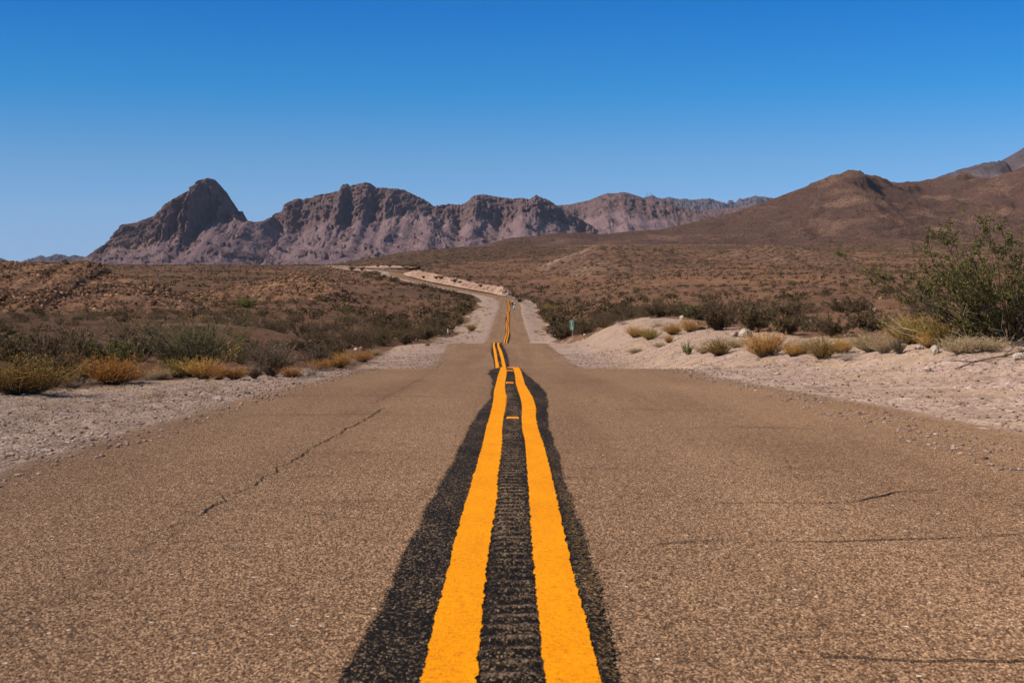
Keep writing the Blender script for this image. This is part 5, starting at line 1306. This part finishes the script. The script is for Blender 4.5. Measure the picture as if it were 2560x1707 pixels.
def text_mesh(name, s, size, mat, parent, loc, rot):
    cu = bpy.data.curves.new(name, 'FONT'); cu.body = s; cu.size = size; cu.align_x = 'CENTER'; cu.align_y = 'CENTER'; cu.extrude = .0012; cu.offset = .006*size/.2
    to = bpy.data.objects.new(name, cu); COL.objects.link(to); bpy.context.view_layer.update()
    me = bpy.data.meshes.new_from_object(to.evaluated_get(bpy.context.evaluated_depsgraph_get())); bpy.data.objects.remove(to)
    me.name = name; me.materials.clear(); me.materials.append(mat)
    o = link(name, me, parent); o.location = loc; o.rotation_euler = rot; return o
def root(name, loc, label, cat_, group=None, rz=0.0, rot=None):
    o = bpy.data.objects.new(name, None); o.empty_display_size = .2; COL.objects.link(o); o.location = loc; o.rotation_euler = rot or (0, 0, rz)
    return tag(o, label, cat_, group)

# green mile marker
YS = 104.0; xs, zs_ = unproj(1429.5, 812.5, YS)
base = drop(float(xs), YS)[0]
wS = 8.9/F*YS; hS = 24.8/F*YS
sg = root("mile_marker", (float(xs), YS, float(zs_)), "tall narrow green mile marker sign reading 15, right of the road", "road sign", rot=(0, math.radians(-2.2), math.radians(3)))
bm = bmesh.new(); box(bm, (0, 0, 0), (wS, .004, hS)); bm_obj("sign_border", bm, M['signwhite'], sg)
bm = bmesh.new(); box(bm, (0, -.004, 0), (wS - .030, .003, hS - .030)); bm_obj("sign_panel", bm, M['signgreen'], sg)
text_mesh("lettering", "MILE", .088, M['signwhite'], sg, (0, -.0075, hS*.345), (math.pi/2, 0, 0))
text_mesh("numeral", "1", .285, M['signwhite'], sg, (.004, -.0075, hS*.075), (math.pi/2, 0, 0))
text_mesh("numeral", "5", .285, M['signwhite'], sg, (.012, -.0075, -hS*.285), (math.pi/2, 0, 0))
hp = (hS/2 + float(zs_) - (base.z if base else float(zs_) - 1.2)) + .3
tube("post", [(.035, .022, hS*.42), (.035, .022, 0), (.035, .022, -hp)], [.022, .022, .022], M['steel'], sg, 6)

# small marker post on the left
b = hit(1119.5, 843)
if b is not None:
    hD = 21.5/F*b.y
    dp = root("marker_post", (b.x, b.y, b.z - .03), "slim roadside marker post with white top and rusty foot, left of the second hump", "marker post")
    bm = bmesh.new(); box(bm, (0, 0, hD*.26), (.075, .03, hD*.56)); bm_obj("post", bm, M['rust'], dp, bevel=.005)
    bm = bmesh.new(); box(bm, (0, -.005, hD*.77), (.11, .012, hD*.46)); bm_obj("paddle", bm, M['signwhite'], dp, bevel=.004)

# raised orange markers between the lines
mk_lbl = ["closest orange road marker between the two yellow lines", "second closest orange road marker between the yellow lines", "orange road marker just before the first crest", "orange road marker on top of the first crest",
          "nearest marker on the second road hump between the lines", "middle marker on the second road hump between the lines", "farthest marker on the second road hump between the lines"]
proto = None
for (px, py, f_), lb in zip(((1282, 1051, Y_near), (1274.5, 960.5, Y_near), (1275, 929, Y_near), (1275, 921.5, Y_near), (1251, 908, Y_hump), (1245.5, 888, Y_hump), (1243, 873, Y_hump)), mk_lbl):
    y = float(f_(py)); x = (px - 1280)/F*y; z = float(zref(y)) + .007 - .012*(x/2.8)**2
    if proto is None:
        o = root("road_marker", (x, y, z), lb, "road marker", "raised orange markers between the lines")
        bm = bmesh.new(); vs = box(bm, (0, 0, .010), (.105, .10, .020))
        for v in vs:
            if v.co.z > .015: v.co.x *= .80; v.co.y *= .45
        bm_obj("marker_body", bm, M['markerbody'], o, bevel=.002)
        bm = bmesh.new(); vs = [bm.verts.new(c) for c in ((-.040, -.0475, .004), (.040, -.0475, .004), (.035, -.0275, .0185), (-.035, -.0275, .0185), (-.040, -.0455, .003), (.040, -.0455, .003), (.035, -.0255, .0175), (-.035, -.0255, .0175))]
        for q in ((0, 1, 2, 3), (5, 4, 7, 6), (0, 4, 5, 1), (3, 2, 6, 7), (1, 5, 6, 2), (4, 0, 3, 7)): bm.faces.new([vs[k] for k in q])
        bm_obj("lens", bm, M['amber'], o); proto = o
    else:
        o = proto.copy(); COL.objects.link(o); o.location = (x, y, z); o['label'] = lb
        for ch in proto.children: c = ch.copy(); c.parent = o; COL.objects.link(c)
    sl = float(zref(y + .1) - zref(y - .1))/.2; o.rotation_euler = (math.atan(sl), 0, 0)

# radio masts on the far ridge
for px, top, bot, lb in ((1617.5, 480.5, 496, "left, shorter one of two thin radio masts on the far ridge"), (1627.3, 478.5, 492, "right, taller one of two thin radio masts on the far ridge")):
    x, z0 = unproj(px, bot, 17000.0); _x, z1 = unproj(px, top, 17000.0); H_ = float(z1 - z0)
    r = root("radio_mast", (float(x), 17000.0, float(z0)), lb, "radio mast", "radio masts on the far ridge")
    tube("mast", [(0, 0, -8), (0, 0, H_*.5), (0, 0, H_)], [2.8, 2.2, 1.5], M['blackpaint'], r, 6)
    bm = bmesh.new(); box(bm, (0, 0, H_*.86), (8, 2, 2)); box(bm, (0, 0, H_*.70), (6, 2, 2)); bm_obj("crossarm", bm, M['blackpaint'], r)

# ---- motorcycles with riders, driving away far up the road
def wheel(par, y, r, w):
    bm = bmesh.new(); n, m = 20, 8; ring = []
    for i in range(n):
        a = i*2*math.pi/n; row = []
        for j in range(m):
            b_ = j*2*math.pi/m; rr = r - w*.55 + w*.55*math.cos(b_)
            row.append(bm.verts.new((w*.5*math.sin(b_), y + rr*math.cos(a), r + rr*math.sin(a))))
        ring.append(row)
    for i in range(n):
        for j in range(m): bm.faces.new((ring[i][j], ring[(i+1) % n][j], ring[(i+1) % n][(j+1) % m], ring[i][(j+1) % m]))
    t = bm_obj("wheel", bm, M['rubber'], par, True)
    bm = bmesh.new()
    for k in range(5):
        a = k*2*math.pi/5
        box(bm, (0, y + .5*(r - w)*math.cos(a), r + .5*(r - w)*math.sin(a)), (.04, r - w, .035), (a, 0, 0))
    box(bm, (0, y, r), (.14, .12, .12)); bm_obj("rim", bm, M['chrome'], t)
def loft(bm, secs):
    """secs: (y, zc, halfwidth, halfheight)"""
    R_ = []
    for y, zc, a, b_ in secs: R_.append([bm.verts.new((a*math.cos(t)*(1 if abs(math.cos(t)) < .99 else 1), y, zc + b_*math.sin(t))) for t in np.linspace(0, 2*math.pi, 12, endpoint=False)])
    for p_, q in zip(R_[:-1], R_[1:]):
        for k in range(12): bm.faces.new((p_[k], p_[(k+1) % 12], q[(k+1) % 12], q[k]))
    bm.faces.new(R_[0][::-1]); bm.faces.new(R_[-1]); return R_
def motorcycle(loc, paint, label, rz, boxes):
    mc = root("motorcycle", loc, label, "motorcycle", "motorcycles riding away", rz)
    wheel(mc, -.72, .31, .15); wheel(mc, .80, .31, .12)
    bm = bmesh.new(); loft(bm, [(-.15, .45, .12, .10), (0, .46, .17, .19), (.25, .46, .17, .19), (.42, .5, .10, .12)]); bm_obj("engine", bm, M['chrome'], mc, True)
    bm = bmesh.new(); loft(bm, [(-.98, .60, .05, .03), (-.9, .66, .09, .06), (-.6, .72, .13, .07), (-.2, .74, .13, .07), (.0, .84, .14, .09), (.25, .90, .15, .12), (.45, .88, .10, .09), (.55, .86, .06, .05)]); bm_obj("body", bm, paint, mc, True)
    bm = bmesh.new(); loft(bm, [(-.85, .80, .10, .04), (-.6, .84, .16, .06), (-.25, .80, .17, .06), (-.02, .82, .10, .05)]); bm_obj("seat", bm, M['leather'], mc, True)
    bm = bmesh.new(); loft(bm, [(.45, .95, .10, .10), (.58, 1.0, .27, .16), (.72, .98, .24, .15), (.84, .92, .10, .08)]); bm_obj("fairing", bm, paint, mc, True)
    bm = bmesh.new(); box(bm, (0, .66, 1.22), (.40, .012, .30), (math.radians(25), 0, 0)); bm_obj("windscreen", bm, M['blackpaint'], mc, bevel=.004)
    tube("handlebar", [(-.40, .28, 1.03), (-.30, .42, 1.06), (0, .50, 1.02), (.30, .42, 1.06), (.40, .28, 1.03)], [.017]*5, M['chrome'], mc)
    for s in (-1, 1):
        tube("fork", [(s*.08, .80, .31), (s*.08, .62, .80), (s*.08, .55, 1.0)], [.028, .03, .03], M['chrome'], mc)
        tube("exhaust", [(s*.17, .1, .35), (s*.19, -.3, .30), (s*.20, -1.0, .33)], [.03, .045, .05], M['chrome'], mc)
        tube("mirror", [(s*.28, .45, 1.06), (s*.34, .44, 1.20), (s*.38, .43, 1.22)], [.008, .012, .045], M['chrome'], mc)
        if boxes:
            bm = bmesh.new(); loft(bm, [(-1.0, .58, .10, .13), (-.95, .58, .12, .17), (-.60, .60, .12, .18), (-.42, .60, .08, .12)])
            for v in bm.verts: v.co.x += s*.27
            bm_obj("pannier", bm, paint, mc, True)
    if boxes:
        bm = bmesh.new(); box(bm, (0, -.92, .98), (.46, .34, .26)); bm_obj("top_box", bm, paint, mc, bevel=.04)
    bm = bmesh.new(); box(bm, (0, -1.03, .70), (.16, .03, .06)); bm_obj("tail_light", bm, M['redlens'], mc, bevel=.008)
    return mc
def rider(loc, label, rz, jacket, helmet):
    pe = root("person", loc, label, "person", None, rz)
    J = {}; E = []; Rr = {}
    def j(n, p, r, par=None):
        J[n] = len(Rr); Rr[n] = (p, r)
        if par: E.append((J[par], J[n]))
    j('pelvis', (0, -.28, .95), .15); j('waist', (0, -.26, 1.10), .135, 'pelvis'); j('chest', (0, -.20, 1.30), .165, 'waist'); j('neck', (0, -.15, 1.47), .06, 'chest'); j('head', (0, -.12, 1.62), .095, 'neck'); j('crown', (0, -.12, 1.72), .07, 'head')
    for s, t in ((-1, 'l'), (1, 'r')):
        j('sh' + t, (s*.19, -.17, 1.40), .075, 'chest'); j('el' + t, (s*.33, .02, 1.20), .052, 'sh' + t); j('wr' + t, (s*.36, .24, 1.07), .036, 'el' + t); j('pa' + t, (s*.37, .29, 1.06), .035, 'wr' + t)
        for k, (dx, ln) in enumerate(((-.03, .9), (-.01, 1.0), (.01, .95), (.03, .75))):
            j('f%d' % k + t, (s*(.37 + dx), .325, 1.075), .009, 'pa' + t); j('g%d' % k + t, (s*(.37 + dx), .335, 1.075 - .035*ln), .008, 'f%d' % k + t)
        j('th' + t, (s*.335, .285, 1.04), .010, 'pa' + t); j('tp' + t, (s*.335, .300, 1.005), .009, 'th' + t)
        j('hip' + t, (s*.12, -.24, .90), .105, 'pelvis'); j('kn' + t, (s*.27, .16, .78), .075, 'hip' + t); j('an' + t, (s*.25, .04, .36), .048, 'kn' + t); j('to' + t, (s*.26, .20, .31), .042, 'an' + t)
    me = bpy.data.meshes.new("body"); me.from_pydata([v[0] for v in Rr.values()], E, [])
    o = link("body", me); sk = o.modifiers.new("skin", 'SKIN'); o.modifiers.new("sub", 'SUBSURF').levels = 1
    if not me.skin_vertices: me.skin_vertices.new(name="")
    for k, v in enumerate(Rr.values()): me.skin_vertices[0].data[k].radius = (v[1], v[1]); me.skin_vertices[0].data[k].use_root = (k == 0)
    bpy.context.view_layer.update()
    m2 = bpy.data.meshes.new_from_object(o.evaluated_get(bpy.context.evaluated_depsgraph_get())); bpy.data.objects.remove(o)
    m2.name = "body"; m2.materials.clear()
    for q in (jacket, M['jeans'], M['skin'], M['leather']): m2.materials.append(q)
    for p_ in m2.polygons:
        c = p_.center; p_.use_smooth = True
        p_.material_index = 2 if c.z > 1.46 else (3 if (c.z < .42 or abs(c.x) > .325 and c.y > .22 and c.z > .98) else (1 if c.z < 1.02 and not (abs(c.x) > .28 and c.z > .98) else 0))
    link("body", m2, pe)
    bm = bmesh.new(); bmesh.ops.create_uvsphere(bm, u_segments=18, v_segments=12, radius=.145)
    for v in bm.verts:
        v.co = Vector((v.co.x*.93, v.co.y*1.08, v.co.z)); v.co += Vector((0, -.12, 1.65))
    bmesh.ops.delete(bm, geom=[v for v in bm.verts if v.co.z < 1.56], context='VERTS')
    h = bm_obj("helmet", bm, helmet, pe, True); sol = h.modifiers.new("shell", 'SOLIDIFY'); sol.thickness = .015
    return pe
for (px, py, paint, lb, rl, boxes, jk) in ((1285.5, 774.6, M['whitepaint'], "white touring motorcycle with panniers, nearest to us in the right lane", "rider in black jacket and white helmet on the near white motorcycle", True, M['leather']),
                                    (1281.0, 769.2, M['blackpaint'], "black motorcycle ahead and left of the white one in the right lane", "rider in black with a pale helmet on the far black motorcycle", False, M['leather'])):
    ya = np.linspace(300, 425, 600); y = float(np.interp(-py, -yref(ya), ya)); x = (px - 1280)/F*y
    sc_ = 12.2/F*y/1.75
    z = float(zref(y)) + .02
    mo = motorcycle((x, y, z), paint, lb, math.radians(2), boxes); mo.scale = (1, 1, 1)
    rider((x, y, z), rl, math.radians(2), jk, M['whitepaint'])

# ------------------------------------------------------------------ air between here and the far ranges
hm, hn = mk("haze_air")
pv = N(hn, 'VolumePrincipled', {'Color': (.62, .74, 1.0, 1), 'Density': 1.5e-5, 'Anisotropy': 0.0})
ho = N(hn, 'OutputMaterial'); hn.links.new(pv.outputs['Volume'], ho.inputs['Volume'])
bm = bmesh.new(); box(bm, (0, 10700, 420), (26000, 22600, 980))
hz = bm_obj("haze", bm, hm); tag(hz, "thin blue air between the road and the far mountains", "haze", kind='stuff')
